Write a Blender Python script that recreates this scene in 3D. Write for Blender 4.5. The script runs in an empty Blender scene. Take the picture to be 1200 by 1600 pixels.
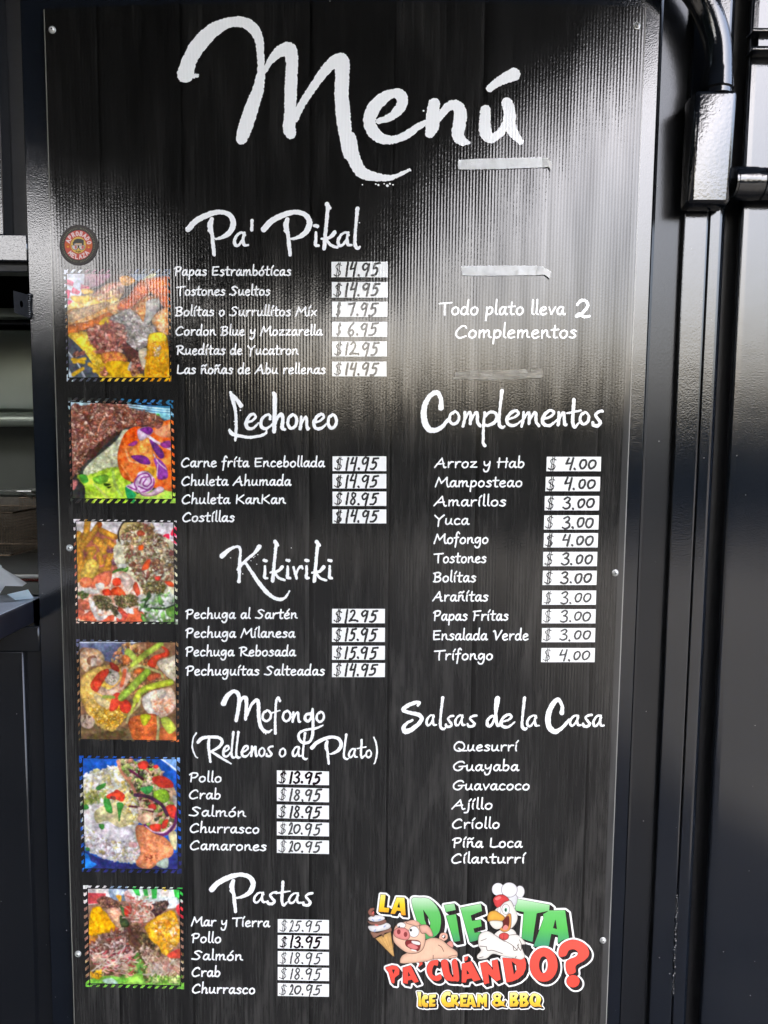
import bpy, math, random
import numpy as np
from mathutils import Vector, Matrix

C = bpy.context.scene.collection
random.seed(7)
RNG = np.random.default_rng(7)

# ------------------------------------------------------------------ camera
F_PX = 1165.0                      # focal length in photo pixels (1200 x 1600)
PITCH = math.atan(0.0894)
ROLL = math.asin(0.00967)
CAM = np.array([0.0, -1.595, 1.75])
_F = np.array([0, math.cos(PITCH), -math.sin(PITCH)])
_R0 = np.array([1.0, 0, 0]); _U0 = np.array([0, math.sin(PITCH), math.cos(PITCH)])
_R = math.cos(ROLL) * _R0 + math.sin(ROLL) * _U0
_U = -math.sin(ROLL) * _R0 + math.cos(ROLL) * _U0
cam_data = bpy.data.cameras.new('camera'); cam = bpy.data.objects.new('camera', cam_data); C.objects.link(cam)
cam_data.sensor_fit = 'VERTICAL'; cam_data.sensor_height = 36.0; cam_data.sensor_width = 27.0
cam_data.lens = 36.0 * F_PX / 1600.0
cam_data.clip_end = 500.0; cam_data.clip_start = 0.02
M = Matrix(((_R[0], _U[0], -_F[0], CAM[0]), (_R[1], _U[1], -_F[1], CAM[1]), (_R[2], _U[2], -_F[2], CAM[2]), (0, 0, 0, 1)))
cam.matrix_world = M
bpy.context.scene.camera = cam

# ------------------------------------------------------------------ world, sun, exposure
SUN_EL, SUN_AZ = math.radians(SUN_EL_DEG := 56.0), math.radians(SUN_ROT_DEG := 188.0)   # sun stands high beyond the added canopy, to the left
world = bpy.data.worlds.new('World'); bpy.context.scene.world = world; world.use_nodes = True
wn = world.node_tree.nodes; wl = world.node_tree.links
sky = wn.new('ShaderNodeTexSky'); sky.sky_type = 'NISHITA'; sky.sun_disc = False
sky.sun_elevation = SUN_EL; sky.sun_rotation = SUN_AZ
sky.air_density = 1.0; sky.dust_density = 8.0; sky.ozone_density = 1.6
wl.new(sky.outputs[0], wn['Background'].inputs[0]); wn['Background'].inputs[1].default_value = 0.15
sun_data = bpy.data.lights.new('sun', 'SUN'); sun_data.energy = 5.0; sun_data.angle = math.radians(0.5)
sun_data.color = (1.0, 0.96, 0.90)
sun = bpy.data.objects.new('sun', sun_data); C.objects.link(sun)
# direction towards the sun: azimuth measured from +Y towards +X
_sd = Vector((math.sin(SUN_AZ) * math.cos(SUN_EL), math.cos(SUN_AZ) * math.cos(SUN_EL), math.sin(SUN_EL)))
sun.location = _sd * 20; sun.rotation_euler = _sd.to_track_quat('Z', 'Y').to_euler()
vs = bpy.context.scene.view_settings
vs.view_transform = 'Standard'; vs.look = 'None'; vs.gamma = 1.0; vs.use_curve_mapping = False
vs.exposure = 3.38

# ------------------------------------------------------------------ helpers
def P(px, py, Y=0.0):
    """world points on the vertical plane y = Y seen at photo pixels px, py (arrays or scalars)"""
    px = np.asarray(px, float); py = np.asarray(py, float)
    a = (px - 600.0) / F_PX; b = -(py - 800.0) / F_PX
    d = _F[None, :] + a.reshape(-1, 1) * _R[None, :] + b.reshape(-1, 1) * _U[None, :]
    t = (Y - CAM[1]) / d[:, 1]
    return CAM[None, :] + d * t[:, None]
def P1(px, py, Y=0.0):
    return Vector(P([px], [py], Y)[0])
def XR(px, Y=0.0, py=800):
    return float(P([px], [py], Y)[0][0])
def ZR(py, Y=0.0, px=600):
    return float(P([px], [py], Y)[0][2])

def mesh_obj(name, verts, faces, mat=None, parent=None, smooth=False):
    me = bpy.data.meshes.new(name)
    me.from_pydata([tuple(v) for v in verts], [], [tuple(f) for f in faces])
    if smooth:
        me.polygons.foreach_set('use_smooth', [True] * len(me.polygons))
    me.update()
    if mat: me.materials.append(mat)
    o = bpy.data.objects.new(name, me); C.objects.link(o)
    if parent: o.parent = parent
    return o

def raw_mesh(name, verts, loops, starts, mat=None, parent=None, col=None):
    """fast mesh from numpy arrays; col = per-vertex linear rgb"""
    me = bpy.data.meshes.new(name)
    me.vertices.add(len(verts)); me.vertices.foreach_set('co', np.ascontiguousarray(verts, np.float32).ravel())
    me.loops.add(len(loops)); me.loops.foreach_set('vertex_index', np.ascontiguousarray(loops, np.int32))
    me.polygons.add(len(starts)); me.polygons.foreach_set('loop_start', np.ascontiguousarray(starts, np.int32))
    me.update(calc_edges=True); me.validate()
    if col is not None and len(me.vertices) == len(verts):
        at = me.color_attributes.new('col', 'FLOAT_COLOR', 'POINT')
        c4 = np.ones((len(verts), 4), np.float32); c4[:, :3] = col
        at.data.foreach_set('color', c4.ravel())
    if mat: me.materials.append(mat)
    o = bpy.data.objects.new(name, me); C.objects.link(o)
    if parent: o.parent = parent
    return o

def empty(name, loc, label, cat, group=None):
    o = bpy.data.objects.new(name, None); C.objects.link(o); o.location = loc
    o.empty_display_size = 0.05
    tag(o, label, cat, group)
    return o
def tag(o, label=None, cat=None, group=None, kind=None):
    if label: o['label'] = label
    if cat: o['category'] = cat
    if group: o['group'] = group
    if kind: o['kind'] = kind
    return o
def adopt(o, parent):
    """parent keeps its location: move the child's mesh so that it stays in place"""
    o.parent = parent
    o.location = -Vector(parent.location)
    return o
def part(name, verts, faces, mat, parent, smooth=False):
    o = mesh_obj(name, verts, faces, mat, None, smooth); return adopt(o, parent)

import bmesh
def bev_box(x0, x1, y0, y1, z0, z1, bev=0.0, seg=2):
    bm = bmesh.new(); bmesh.ops.create_cube(bm, size=1.0)
    for v in bm.verts:
        v.co = Vector(((x0 + x1) / 2 + v.co.x * (x1 - x0), (y0 + y1) / 2 + v.co.y * (y1 - y0), (z0 + z1) / 2 + v.co.z * (z1 - z0)))
    if bev > 0:
        bmesh.ops.bevel(bm, geom=bm.edges[:], offset=bev, segments=seg, profile=0.5, affect='EDGES')
    return bm
def bm_obj(name, bm, mat, parent=None, smooth=True):
    me = bpy.data.meshes.new(name); bm.normal_update()
    bmesh.ops.recalc_face_normals(bm, faces=bm.faces[:])
    if smooth:
        for f in bm.faces: f.smooth = True
        for e in bm.edges:
            if len(e.link_faces) == 2 and e.calc_face_angle(0) > math.radians(40): e.smooth = False
    bm.to_mesh(me); bm.free()
    if mat: me.materials.append(mat)
    o = bpy.data.objects.new(name, me); C.objects.link(o)
    if parent: adopt(o, parent)
    return o
def box(name, x0, x1, y0, y1, z0, z1, mat, parent=None, bev=0.0, seg=2):
    return bm_obj(name, bev_box(min(x0, x1), max(x0, x1), min(y0, y1), max(y0, y1), min(z0, z1), max(z0, z1), bev, seg), mat, parent)
def tube_bm(pts, radii, n=20, cap=True):
    bm = bmesh.new(); rings = []
    pts = [Vector(p) for p in pts]
    if not hasattr(radii, '__len__'): radii = [radii] * len(pts)
    t0 = (pts[1] - pts[0]).normalized()
    ref = Vector((0, 1, 0)) if abs(t0.y) < 0.9 else Vector((1, 0, 0))
    u = t0.cross(ref).normalized()
    for i, p in enumerate(pts):
        t = (pts[min(i + 1, len(pts) - 1)] - pts[max(i - 1, 0)]).normalized()
        u = (u - t * u.dot(t)).normalized(); w = t.cross(u)
        rings.append([bm.verts.new(p + radii[i] * (math.cos(2 * math.pi * k / n) * u + math.sin(2 * math.pi * k / n) * w)) for k in range(n)])
    for a, b in zip(rings, rings[1:]):
        for k in range(n):
            bm.faces.new((a[k], a[(k + 1) % n], b[(k + 1) % n], b[k]))
    if cap:
        bm.faces.new(rings[0][::-1]); bm.faces.new(rings[-1])
    return bm
def tube(name, pts, r, mat, parent=None, n=20):
    return bm_obj(name, tube_bm(pts, r, n), mat, parent)

def srgb(r, g, b):
    c = np.array([r, g, b], float) / 255.0
    return np.where(c <= 0.04045, c / 12.92, ((c + 0.055) / 1.055) ** 2.4)

# ------------------------------------------------------------------ materials
def new_mat(name):
    m = bpy.data.materials.new(name); m.use_nodes = True
    return m, m.node_tree.nodes, m.node_tree.links, m.node_tree.nodes['Principled BSDF']
def nd(ns, t, **kw):
    n = ns.new(t)
    for k, v in kw.items(): setattr(n, k, v)
    return n
def math_n(ns, ls, op, a, b=None, c=None):
    n = ns.new('ShaderNodeMath'); n.operation = op
    for i, v in enumerate((a, b, c)):
        if v is None: continue
        if hasattr(v, 'is_output'): ls.new(v, n.inputs[i])
        else: n.inputs[i].default_value = v
    return n.outputs[0]

FLUTE = 0.0066
def flute_normal(ns, ls, amp=0.045, peel=0.28, peel_dist=0.0004):
    """normal of twin-wall plastic sheet: vertical ribs plus slow warping and fine relief"""
    geo = ns.new('ShaderNodeNewGeometry')
    sep = ns.new('ShaderNodeSeparateXYZ'); ls.new(geo.outputs['Position'], sep.inputs[0])
    # slow warp of the ribs
    mp = ns.new('ShaderNodeMapping'); mp.inputs['Scale'].default_value = (9, 9, 1.2); ls.new(geo.outputs['Position'], mp.inputs[0])
    nz = ns.new('ShaderNodeTexNoise'); nz.inputs['Scale'].default_value = 1.0; nz.inputs['Detail'].default_value = 2; ls.new(mp.outputs[0], nz.inputs[0])
    x = math_n(ns, ls, 'MULTIPLY', sep.outputs[0], 2 * math.pi / FLUTE)
    s = math_n(ns, ls, 'SINE', x)
    # rib strength varies along the sheet
    nz2 = ns.new('ShaderNodeTexNoise'); nz2.inputs['Scale'].default_value = 5.0; ls.new(mp.outputs[0], nz2.inputs[0])
    st = ns.new('ShaderNodeMapRange'); st.inputs[1].default_value = 0.3; st.inputs[2].default_value = 0.7
    st.inputs[3].default_value = amp * 0.55; st.inputs[4].default_value = amp * 1.3; ls.new(nz2.outputs[0], st.inputs[0])
    sx = math_n(ns, ls, 'MULTIPLY', s, st.outputs[0])
    w = math_n(ns, ls, 'MULTIPLY', math_n(ns, ls, 'SUBTRACT', nz.outputs[0], 0.5), 0.10)
    wz = math_n(ns, ls, 'MULTIPLY', math_n(ns, ls, 'SUBTRACT', nz2.outputs[0], 0.5), 0.035)
    cb = ns.new('ShaderNodeCombineXYZ')
    ls.new(math_n(ns, ls, 'ADD', sx, w), cb.inputs[0]); cb.inputs[1].default_value = 0.0; ls.new(wz, cb.inputs[2])
    bz = ns.new('ShaderNodeTexNoise'); bz.inputs['Scale'].default_value = 260; bz.inputs['Detail'].default_value = 2; ls.new(geo.outputs['Position'], bz.inputs[0])
    bump = ns.new('ShaderNodeBump'); bump.inputs['Strength'].default_value = peel; bump.inputs['Distance'].default_value = peel_dist
    ls.new(bz.outputs[0], bump.inputs['Height'])
    add = ns.new('ShaderNodeVectorMath'); add.operation = 'ADD'; ls.new(bump.outputs[0], add.inputs[0]); ls.new(cb.outputs[0], add.inputs[1])
    nrm = ns.new('ShaderNodeVectorMath'); nrm.operation = 'NORMALIZE'; ls.new(add.outputs[0], nrm.inputs[0])
    return nrm.outputs[0]

def gloss_level(ns, ls, lo=0.42, hi=0.95):
    """sheen of the laminate: each rib crest is rubbed glossy, the grooves hold dust; slow uneven wear on top"""
    geo = ns.new('ShaderNodeNewGeometry'); sep = ns.new('ShaderNodeSeparateXYZ'); ls.new(geo.outputs['Position'], sep.inputs[0])
    s = math_n(ns, ls, 'SINE', math_n(ns, ls, 'ADD', math_n(ns, ls, 'MULTIPLY', sep.outputs[0], 2 * math.pi / FLUTE), 1.0))
    mp = ns.new('ShaderNodeMapping'); mp.inputs['Scale'].default_value = (26, 20, 2.0); ls.new(geo.outputs['Position'], mp.inputs[0])
    nz = ns.new('ShaderNodeTexNoise'); nz.inputs['Scale'].default_value = 1.0; nz.inputs['Detail'].default_value = 5; nz.inputs['Distortion'].default_value = 0.5; ls.new(mp.outputs[0], nz.inputs[0])
    t = math_n(ns, ls, 'ADD', math_n(ns, ls, 'MULTIPLY', s, 0.22), math_n(ns, ls, 'MULTIPLY', nz.outputs[0], 1.5))
    r = ns.new('ShaderNodeMapRange'); r.inputs[1].default_value = 0.25; r.inputs[2].default_value = 1.25; r.inputs[3].default_value = lo; r.inputs[4].default_value = hi
    ls.new(t, r.inputs[0]); return r.outputs[0]
ROUGH, SPEC = 0.09, 1.0
def print_mat():
    m, ns, ls, b = new_mat('printed ink on ribbed plastic')
    at = ns.new('ShaderNodeVertexColor'); at.layer_name = 'col'
    ls.new(at.outputs[0], b.inputs['Base Color'])
    b.inputs['Roughness'].default_value = ROUGH; ls.new(gloss_level(ns, ls), b.inputs['Specular IOR Level'])
    ls.new(flute_normal(ns, ls), b.inputs['Normal'])
    return m
PRINT = print_mat()
def sticker_mat():
    m, ns, ls, b = new_mat('matte sticker paper')
    at = ns.new('ShaderNodeVertexColor'); at.layer_name = 'col'; ls.new(at.outputs[0], b.inputs['Base Color'])
    b.inputs['Roughness'].default_value = 0.55; b.inputs['Specular IOR Level'].default_value = 0.25
    return m
STICKER = sticker_mat()

def board_mat():
    m, ns, ls, b = new_mat('printed dark wood planks')
    geo = ns.new('ShaderNodeNewGeometry'); pos = geo.outputs['Position']
    sep = ns.new('ShaderNodeSeparateXYZ'); ls.new(pos, sep.inputs[0])
    # plank index from x, irregular widths by warping x
    wx = math_n(ns, ls, 'ADD', sep.outputs[0], math_n(ns, ls, 'MULTIPLY', math_n(ns, ls, 'SINE', math_n(ns, ls, 'MULTIPLY', sep.outputs[0], 11.0)), 0.03))
    pl = math_n(ns, ls, 'DIVIDE', math_n(ns, ls, 'ADD', wx, 3.06), 0.205)
    idx = math_n(ns, ls, 'FLOOR', pl); fr = math_n(ns, ls, 'FRACT', pl)
    wn_ = ns.new('ShaderNodeTexWhiteNoise'); wn_.noise_dimensions = '1D'; ls.new(idx, wn_.inputs['W'])
    mp = ns.new('ShaderNodeMapping'); mp.inputs['Scale'].default_value = (150, 20, 7); ls.new(pos, mp.inputs[0])
    off = ns.new('ShaderNodeCombineXYZ'); ls.new(math_n(ns, ls, 'MULTIPLY', wn_.outputs[0], 40), off.inputs[2]); ls.new(off.outputs[0], mp.inputs['Location'])
    g1 = ns.new('ShaderNodeTexNoise'); g1.inputs['Scale'].default_value = 1.0; g1.inputs['Detail'].default_value = 6; g1.inputs['Roughness'].default_value = 0.7; g1.inputs['Distortion'].default_value = 0.6; ls.new(mp.outputs[0], g1.inputs[0])
    mp2 = ns.new('ShaderNodeMapping'); mp2.inputs['Scale'].default_value = (14, 10, 2.6); ls.new(pos, mp2.inputs[0]); ls.new(off.outputs[0], mp2.inputs['Location'])
    g2 = ns.new('ShaderNodeTexNoise'); g2.inputs['Scale'].default_value = 1.0; g2.inputs['Detail'].default_value = 5; g2.inputs['Distortion'].default_value = 1.8; ls.new(mp2.outputs[0], g2.inputs[0])
    mix = math_n(ns, ls, 'ADD', math_n(ns, ls, 'MULTIPLY', g1.outputs[0], 0.62), math_n(ns, ls, 'MULTIPLY', g2.outputs[0], 0.48))
    mix = math_n(ns, ls, 'ADD', mix, math_n(ns, ls, 'MULTIPLY', math_n(ns, ls, 'SUBTRACT', wn_.outputs[0], 0.5), 0.10))
    cr = ns.new('ShaderNodeValToRGB'); ls.new(mix, cr.inputs[0])
    e = cr.color_ramp.elements
    e[0].position = 0.38; e[0].color = (0.010, 0.010, 0.0098, 1)
    e[1].position = 0.80; e[1].color = (0.060, 0.058, 0.054, 1)
    k = cr.color_ramp.elements.new(0.58); k.color = (0.022, 0.0216, 0.0206, 1)
    # dark seams between planks with a paler lip
    seam = ns.new('ShaderNodeValToRGB'); ls.new(fr, seam.inputs[0])
    se = seam.color_ramp.elements; se[0].position = 0.0; se[0].color = (0.35, 0.35, 0.35, 1); se[1].position = 1.0; se[1].color = (1.2, 1.2, 1.2, 1)
    for p_, c_ in ((0.022, 0.45), (0.04, 1.0), (0.95, 1.0), (0.985, 1.3)):
        q = seam.color_ramp.elements.new(p_); q.color = (c_, c_, c_, 1)
    mul = ns.new('ShaderNodeMix'); mul.data_type = 'RGBA'; mul.blend_type = 'MULTIPLY'; mul.inputs[0].default_value = 1.0
    ls.new(cr.outputs[0], mul.inputs[6]); ls.new(seam.outputs[0], mul.inputs[7])
    # shade painted into the print: plank colour darkens towards the top of the board
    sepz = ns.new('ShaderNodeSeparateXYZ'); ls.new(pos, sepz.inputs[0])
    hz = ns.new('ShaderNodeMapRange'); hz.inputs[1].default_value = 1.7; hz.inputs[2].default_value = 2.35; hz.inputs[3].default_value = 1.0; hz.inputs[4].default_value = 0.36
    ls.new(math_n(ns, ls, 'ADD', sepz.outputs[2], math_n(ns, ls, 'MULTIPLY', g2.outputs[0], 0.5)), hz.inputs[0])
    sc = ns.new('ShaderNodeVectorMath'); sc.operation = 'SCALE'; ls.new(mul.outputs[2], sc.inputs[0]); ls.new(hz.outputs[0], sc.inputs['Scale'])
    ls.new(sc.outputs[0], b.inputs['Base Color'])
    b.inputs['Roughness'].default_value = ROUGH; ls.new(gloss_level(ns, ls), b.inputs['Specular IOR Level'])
    # faint rub marks in the gloss
    rz = ns.new('ShaderNodeTexNoise'); rz.inputs['Scale'].default_value = 6; rz.inputs['Detail'].default_value = 6; ls.new(pos, rz.inputs[0])
    rr = ns.new('ShaderNodeMapRange'); rr.inputs[1].default_value = 0.35; rr.inputs[2].default_value = 0.75; rr.inputs[3].default_value = ROUGH * 0.85; rr.inputs[4].default_value = ROUGH * 1.5
    ls.new(rz.outputs[0], rr.inputs[0]); ls.new(rr.outputs[0], b.inputs['Roughness'])
    ls.new(flute_normal(ns, ls), b.inputs['Normal'])
    return m
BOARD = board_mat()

def paint_mat(name, col=(0.005, 0.007, 0.011), rough=0.16, peel=0.6, scale=150, dist=0.0012, spec=0.6, dust=0.3):
    m, ns, ls, b = new_mat(name)
    geo = ns.new('ShaderNodeNewGeometry'); pos = geo.outputs['Position']
    n1 = ns.new('ShaderNodeTexNoise'); n1.inputs['Scale'].default_value = scale; n1.inputs['Detail'].default_value = 3; ls.new(pos, n1.inputs[0])
    n2 = ns.new('ShaderNodeTexNoise'); n2.inputs['Scale'].default_value = 14; n2.inputs['Detail'].default_value = 2; ls.new(pos, n2.inputs[0])
    h = math_n(ns, ls, 'ADD', n1.outputs[0], math_n(ns, ls, 'MULTIPLY', n2.outputs[0], 1.4))
    bump = ns.new('ShaderNodeBump'); bump.inputs['Strength'].default_value = peel; bump.inputs['Distance'].default_value = dist; ls.new(h, bump.inputs['Height'])
    ls.new(bump.outputs[0], b.inputs['Normal'])
    # dust specks and thin film
    v = ns.new('ShaderNodeTexVoronoi'); v.inputs['Scale'].default_value = 42; v.inputs['Randomness'].default_value = 1.0; ls.new(pos, v.inputs[0])
    sp = math_n(ns, ls, 'LESS_THAN', v.outputs['Distance'], 0.05)
    pick = ns.new('ShaderNodeSeparateColor'); ls.new(v.outputs['Color'], pick.inputs[0])
    sp = math_n(ns, ls, 'MULTIPLY', sp, math_n(ns, ls, 'GREATER_THAN', pick.outputs[0], 1 - dust))
    n3 = ns.new('ShaderNodeTexNoise'); n3.inputs['Scale'].default_value = 3.5; n3.inputs['Detail'].default_value = 6; ls.new(pos, n3.inputs[0])
    film = ns.new('ShaderNodeMapRange'); film.inputs[1].default_value = 0.4; film.inputs[2].default_value = 0.8; film.inputs[3].default_value = 0.0; film.inputs[4].default_value = 0.010; ls.new(n3.outputs[0], film.inputs[0])
    fac = math_n(ns, ls, 'ADD', math_n(ns, ls, 'MULTIPLY', sp, 0.6), film.outputs[0])
    mx = ns.new('ShaderNodeMix'); mx.data_type = 'RGBA'; ls.new(fac, mx.inputs[0]); mx.inputs[6].default_value = (*col, 1); mx.inputs[7].default_value = (0.35, 0.34, 0.31, 1)
    ls.new(mx.outputs[2], b.inputs['Base Color'])
    b.inputs['Roughness'].default_value = rough; b.inputs['Specular IOR Level'].default_value = spec
    return m
PAINT = paint_mat('glossy black brushed paint', peel=0.35, scale=300, dist=0.0004, rough=0.085, spec=0.9)
PAINT_SMOOTH = paint_mat('smooth black paint', col=(0.007, 0.008, 0.010), rough=0.22, peel=0.25, scale=220, dist=0.0004, spec=0.5)
PAINT_ROUGH = paint_mat('heavy stippled black paint', peel=0.45, scale=340, dist=0.0004, rough=0.085, spec=0.95)
def plain(name, col, rough=0.5, metal=0.0, noise=0.12, scale=30, bump=0.1, spec=0.5):
    m, ns, ls, b = new_mat(name)
    geo = ns.new('ShaderNodeNewGeometry')
    n1 = ns.new('ShaderNodeTexNoise'); n1.inputs['Scale'].default_value = scale; n1.inputs['Detail'].default_value = 5; ls.new(geo.outputs['Position'], n1.inputs[0])
    mr = ns.new('ShaderNodeMapRange'); mr.inputs[1].default_value = 0.25; mr.inputs[2].default_value = 0.75; mr.inputs[3].default_value = 1 - noise; mr.inputs[4].default_value = 1 + noise; ls.new(n1.outputs[0], mr.inputs[0])
    vm = ns.new('ShaderNodeVectorMath'); vm.operation = 'SCALE'; vm.inputs[0].default_value = col; ls.new(mr.outputs[0], vm.inputs['Scale'])
    ls.new(vm.outputs[0], b.inputs['Base Color'])
    b.inputs['Roughness'].default_value = rough; b.inputs['Metallic'].default_value = metal; b.inputs['Specular IOR Level'].default_value = spec
    if bump > 0:
        bp = ns.new('ShaderNodeBump'); bp.inputs['Strength'].default_value = bump; bp.inputs['Distance'].default_value = 0.002; ls.new(n1.outputs[0], bp.inputs['Height']); ls.new(bp.outputs[0], b.inputs['Normal'])
    return m
STEEL = plain('brushed stainless steel', (0.55, 0.57, 0.54), 0.32, 0.9, 0.1, 8, 0.05)
ZINC = plain('zinc plated steel', (0.72, 0.72, 0.7), 0.28, 0.9, 0.15, 300, 0.1)
BLACKSTEEL = plain('dull black steel', (0.016, 0.017, 0.02), 0.45, 0.0, 0.2, 60, 0.2)
FOAM = plain('white foam', (0.8, 0.84, 0.86), 0.6, 0, 0.04, 60, 0.1)
PAPER = plain('pale blue paper', (0.68, 0.82, 0.88), 0.7, 0, 0.04, 20, 0.05)
GREASE = plain('dark greasy metal', (0.045, 0.04, 0.03), 0.4, 0.5, 0.5, 60, 0.5)
# ------------------------------------------------------------------ the setting
def ground_mat():
    m, ns, ls, b = new_mat('worn grey asphalt')
    geo = ns.new('ShaderNodeNewGeometry'); pos = geo.outputs['Position']
    n1 = ns.new('ShaderNodeTexNoise'); n1.inputs['Scale'].default_value = 1.2; n1.inputs['Detail'].default_value = 8; ls.new(pos, n1.inputs[0])
    cr = ns.new('ShaderNodeValToRGB'); ls.new(n1.outputs[0], cr.inputs[0])
    cr.color_ramp.elements[0].position = 0.3; cr.color_ramp.elements[0].color = (0.022, 0.021, 0.02, 1)
    cr.color_ramp.elements[1].position = 0.75; cr.color_ramp.elements[1].color = (0.042, 0.040, 0.037, 1)
    ls.new(cr.outputs[0], b.inputs['Base Color']); b.inputs['Roughness'].default_value = 1.0; b.inputs['Specular IOR Level'].default_value = 0.05
    return m
g = mesh_obj('ground', [(-200, -200, 0), (200, -200, 0), (200, 200, 0), (-200, 200, 0)], [(0, 1, 2, 3)], ground_mat())
tag(g, kind='structure')
def mirror_hit(px, py, H=None, Y=None):
    """point of the yard that the flat board mirrors at photo pixel (px, py), at height H or on plane y = Y"""
    p = P([px], [py], 0.0)[0]; d = p - CAM; d = np.array([d[0], -d[1], d[2]])
    t = (H - p[2]) / d[2] if H is not None else (Y - p[1]) / d[1]
    return p + d * t

FABRIC = plain('black shade cloth', (0.006, 0.0065, 0.008), 0.95, 0, 0.2, 40, 0.1, 0.05)
H_S = 4.3
edge = [(-420, 312), (-60, 322), (60, 332), (150, 362), (235, 405), (330, 462), (450, 484), (620, 482), (705, 385), (800, 262), (900, 170), (1010, 85), (1250, -120)]
sv = [mirror_hit(px, py, H=H_S) for px, py in edge]
back = [(3.0, 0.6, H_S), (-3.6, 0.6, H_S)]
vs_ = [tuple(v) for v in sv] + back
n_ = len(vs_)
top = [(x, y, z + 0.02) for x, y, z in vs_]
faces = [tuple(range(n_)), tuple(range(2 * n_ - 1, n_ - 1, -1))] + [(i, (i + 1) % n_, n_ + (i + 1) % n_, n_ + i) for i in range(n_)]
o = mesh_obj('added_canopy', vs_ + top, faces, FABRIC)  # canopy added out of view: shades the board, outline shapes its dark reflection
tag(o, 'added black canopy, unseen, cut to shade the board and shape its reflections', 'added canopy')

def leaf_mass(name, cx, cy, w, d, h, n, mat, base=0.0, size=0.16, parent=None, shape='added_hedge'):
    rng = np.random.default_rng(int(abs(cx * 131 + cy * 17)) + n)
    u = rng.random((n, 3))
    x = cx + (u[:, 0] - 0.5) * w; y = cy + (u[:, 1] - 0.5) * d
    hh = h * (0.82 + 0.10 * np.sin(x * 2.1) + 0.08 * np.sin(x * 5.3 + 1))
    if shape == 'round':
        th = u[:, 0] * 2 * np.pi; ph = np.arccos(2 * u[:, 1] - 1); r = 0.55 + 0.45 * u[:, 2] ** 0.4
        r *= 0.85 + 0.2 * np.sin(th * 3 + ph * 2)
        x = cx + r * np.sin(ph) * np.cos(th) * w / 2; y = cy + r * np.sin(ph) * np.sin(th) * d / 2
        z = base + h / 2 + r * np.cos(ph) * h / 2
    else:
        z = base + u[:, 2] ** 0.8 * hh
    c = np.stack([x, y, z], 1)
    a = rng.normal(size=(n, 3)); a /= np.linalg.norm(a, axis=1)[:, None]
    b_ = np.cross(a, rng.normal(size=(n, 3))); b_ /= np.linalg.norm(b_, axis=1)[:, None]
    s = size * (0.6 + 0.8 * rng.random((n, 1)))
    v = np.stack([c - a * s, c + b_ * s * 0.5, c + a * s, c - b_ * s * 0.5], 1).reshape(-1, 3)
    return raw_mesh(name, v, np.arange(4 * n), np.arange(0, 4 * n, 4), mat, parent)
LEAF = plain('dark green leaves', (0.012, 0.02, 0.009), 0.9, 0, 0.4, 3, 0, 0.05)
hd = leaf_mass('added_hedge', 0.5, -14.0, 34, 1.6, 3.3, 16000, LEAF)  # foliage added out of view to darken the horizon mirrored in the board
tag(hd, 'added foliage wall, unseen, giving the board a dark mirrored horizon', 'added_hedge')
core = box('added_hedge_core', -16.5, 17.5, -14.5, -13.6, 0.0, 2.5, LEAF); adopt(core, hd)
BARK = plain('brown bark', (0.09, 0.065, 0.045), 0.9, 0, 0.3, 20, 0.4)
for (px, wpx, pyb, name_lab) in ((322, 196, 330, 'added round foliage, unseen, blocking mirrored sky left of centre'), (40, 520, 446, 'added low wide foliage, unseen, cutting off mirrored sky at the far left')):
    c0 = mirror_hit(px, pyb, Y=-9.0); w_ = abs(mirror_hit(px + wpx / 2, pyb, Y=-9.0)[0] - mirror_hit(px - wpx / 2, pyb, Y=-9.0)[0])
    h_ = c0[2]
    tr = empty('added_tree', (c0[0], -9.0, 0), name_lab, 'added_tree')  # added out of view to block patches of sky mirrored in the board
    cr_ = leaf_mass('crown', c0[0], -9.0, w_, w_, h_ - 0.7, 6000, LEAF, base=0.7, shape='round', size=0.13); adopt(cr_, tr)
    tk = tube('trunk', [(c0[0], -9.0, 0), (c0[0] + 0.05, -9.0, 1.0), (c0[0] - 0.03, -9.0, h_ * 0.6)], [0.16, 0.12, 0.06], BARK); adopt(tk, tr)

for (x0_, x1_, lab_) in ((-17, -11.5, 'added wall of tall foliage, unseen, cutting side light from the left'),):
    sd_ = leaf_mass('added_tree_row', (x0_ + x1_) / 2, -6.5, x1_ - x0_, 14, 9.0, 14000, LEAF, size=0.35); tag(sd_, lab_, 'added foliage row', kind='stuff')  # added out of view to cut the light reaching the board sideways
    cc_ = box('added_thicket', x0_ + 1.5, x1_ - 1.5, -13, 0.0, 0.0, 7.0, LEAF); adopt(cc_, sd_)
# ------------------------------------------------------------------ ink engine: strokes and shapes -> one clean sheet of faces
def cr(pts, step=1.2, closed=False):
    """Catmull-Rom through (x, y[, r]) points, resampled"""
    p = np.asarray(pts, float)
    if len(p) < 3 and not closed: 
        n = max(2, int(np.linalg.norm(p[-1, :2] - p[0, :2]) / step) + 1)
        t = np.linspace(0, 1, n)[:, None]; return p[0] * (1 - t) + p[-1] * t
    q = np.vstack([p[-1], p, p[0], p[1]]) if closed else np.vstack([2 * p[0] - p[1], p, 2 * p[-1] - p[-2]])
    out = []
    for i in range(1, len(q) - 2):
        n = max(2, int(np.linalg.norm(q[i + 1, :2] - q[i, :2]) / step) + 1)
        t = np.linspace(0, 1, n, endpoint=False)[:, None]
        a, b, c, d = q[i - 1], q[i], q[i + 1], q[i + 2]
        out.append(0.5 * ((2 * b) + (-a + c) * t + (2 * a - 5 * b + 4 * c - d) * t ** 2 + (-a + 3 * b - 3 * c + d) * t ** 3))
    if not closed: out.append(p[-1:])
    return np.vstack(out)

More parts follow.
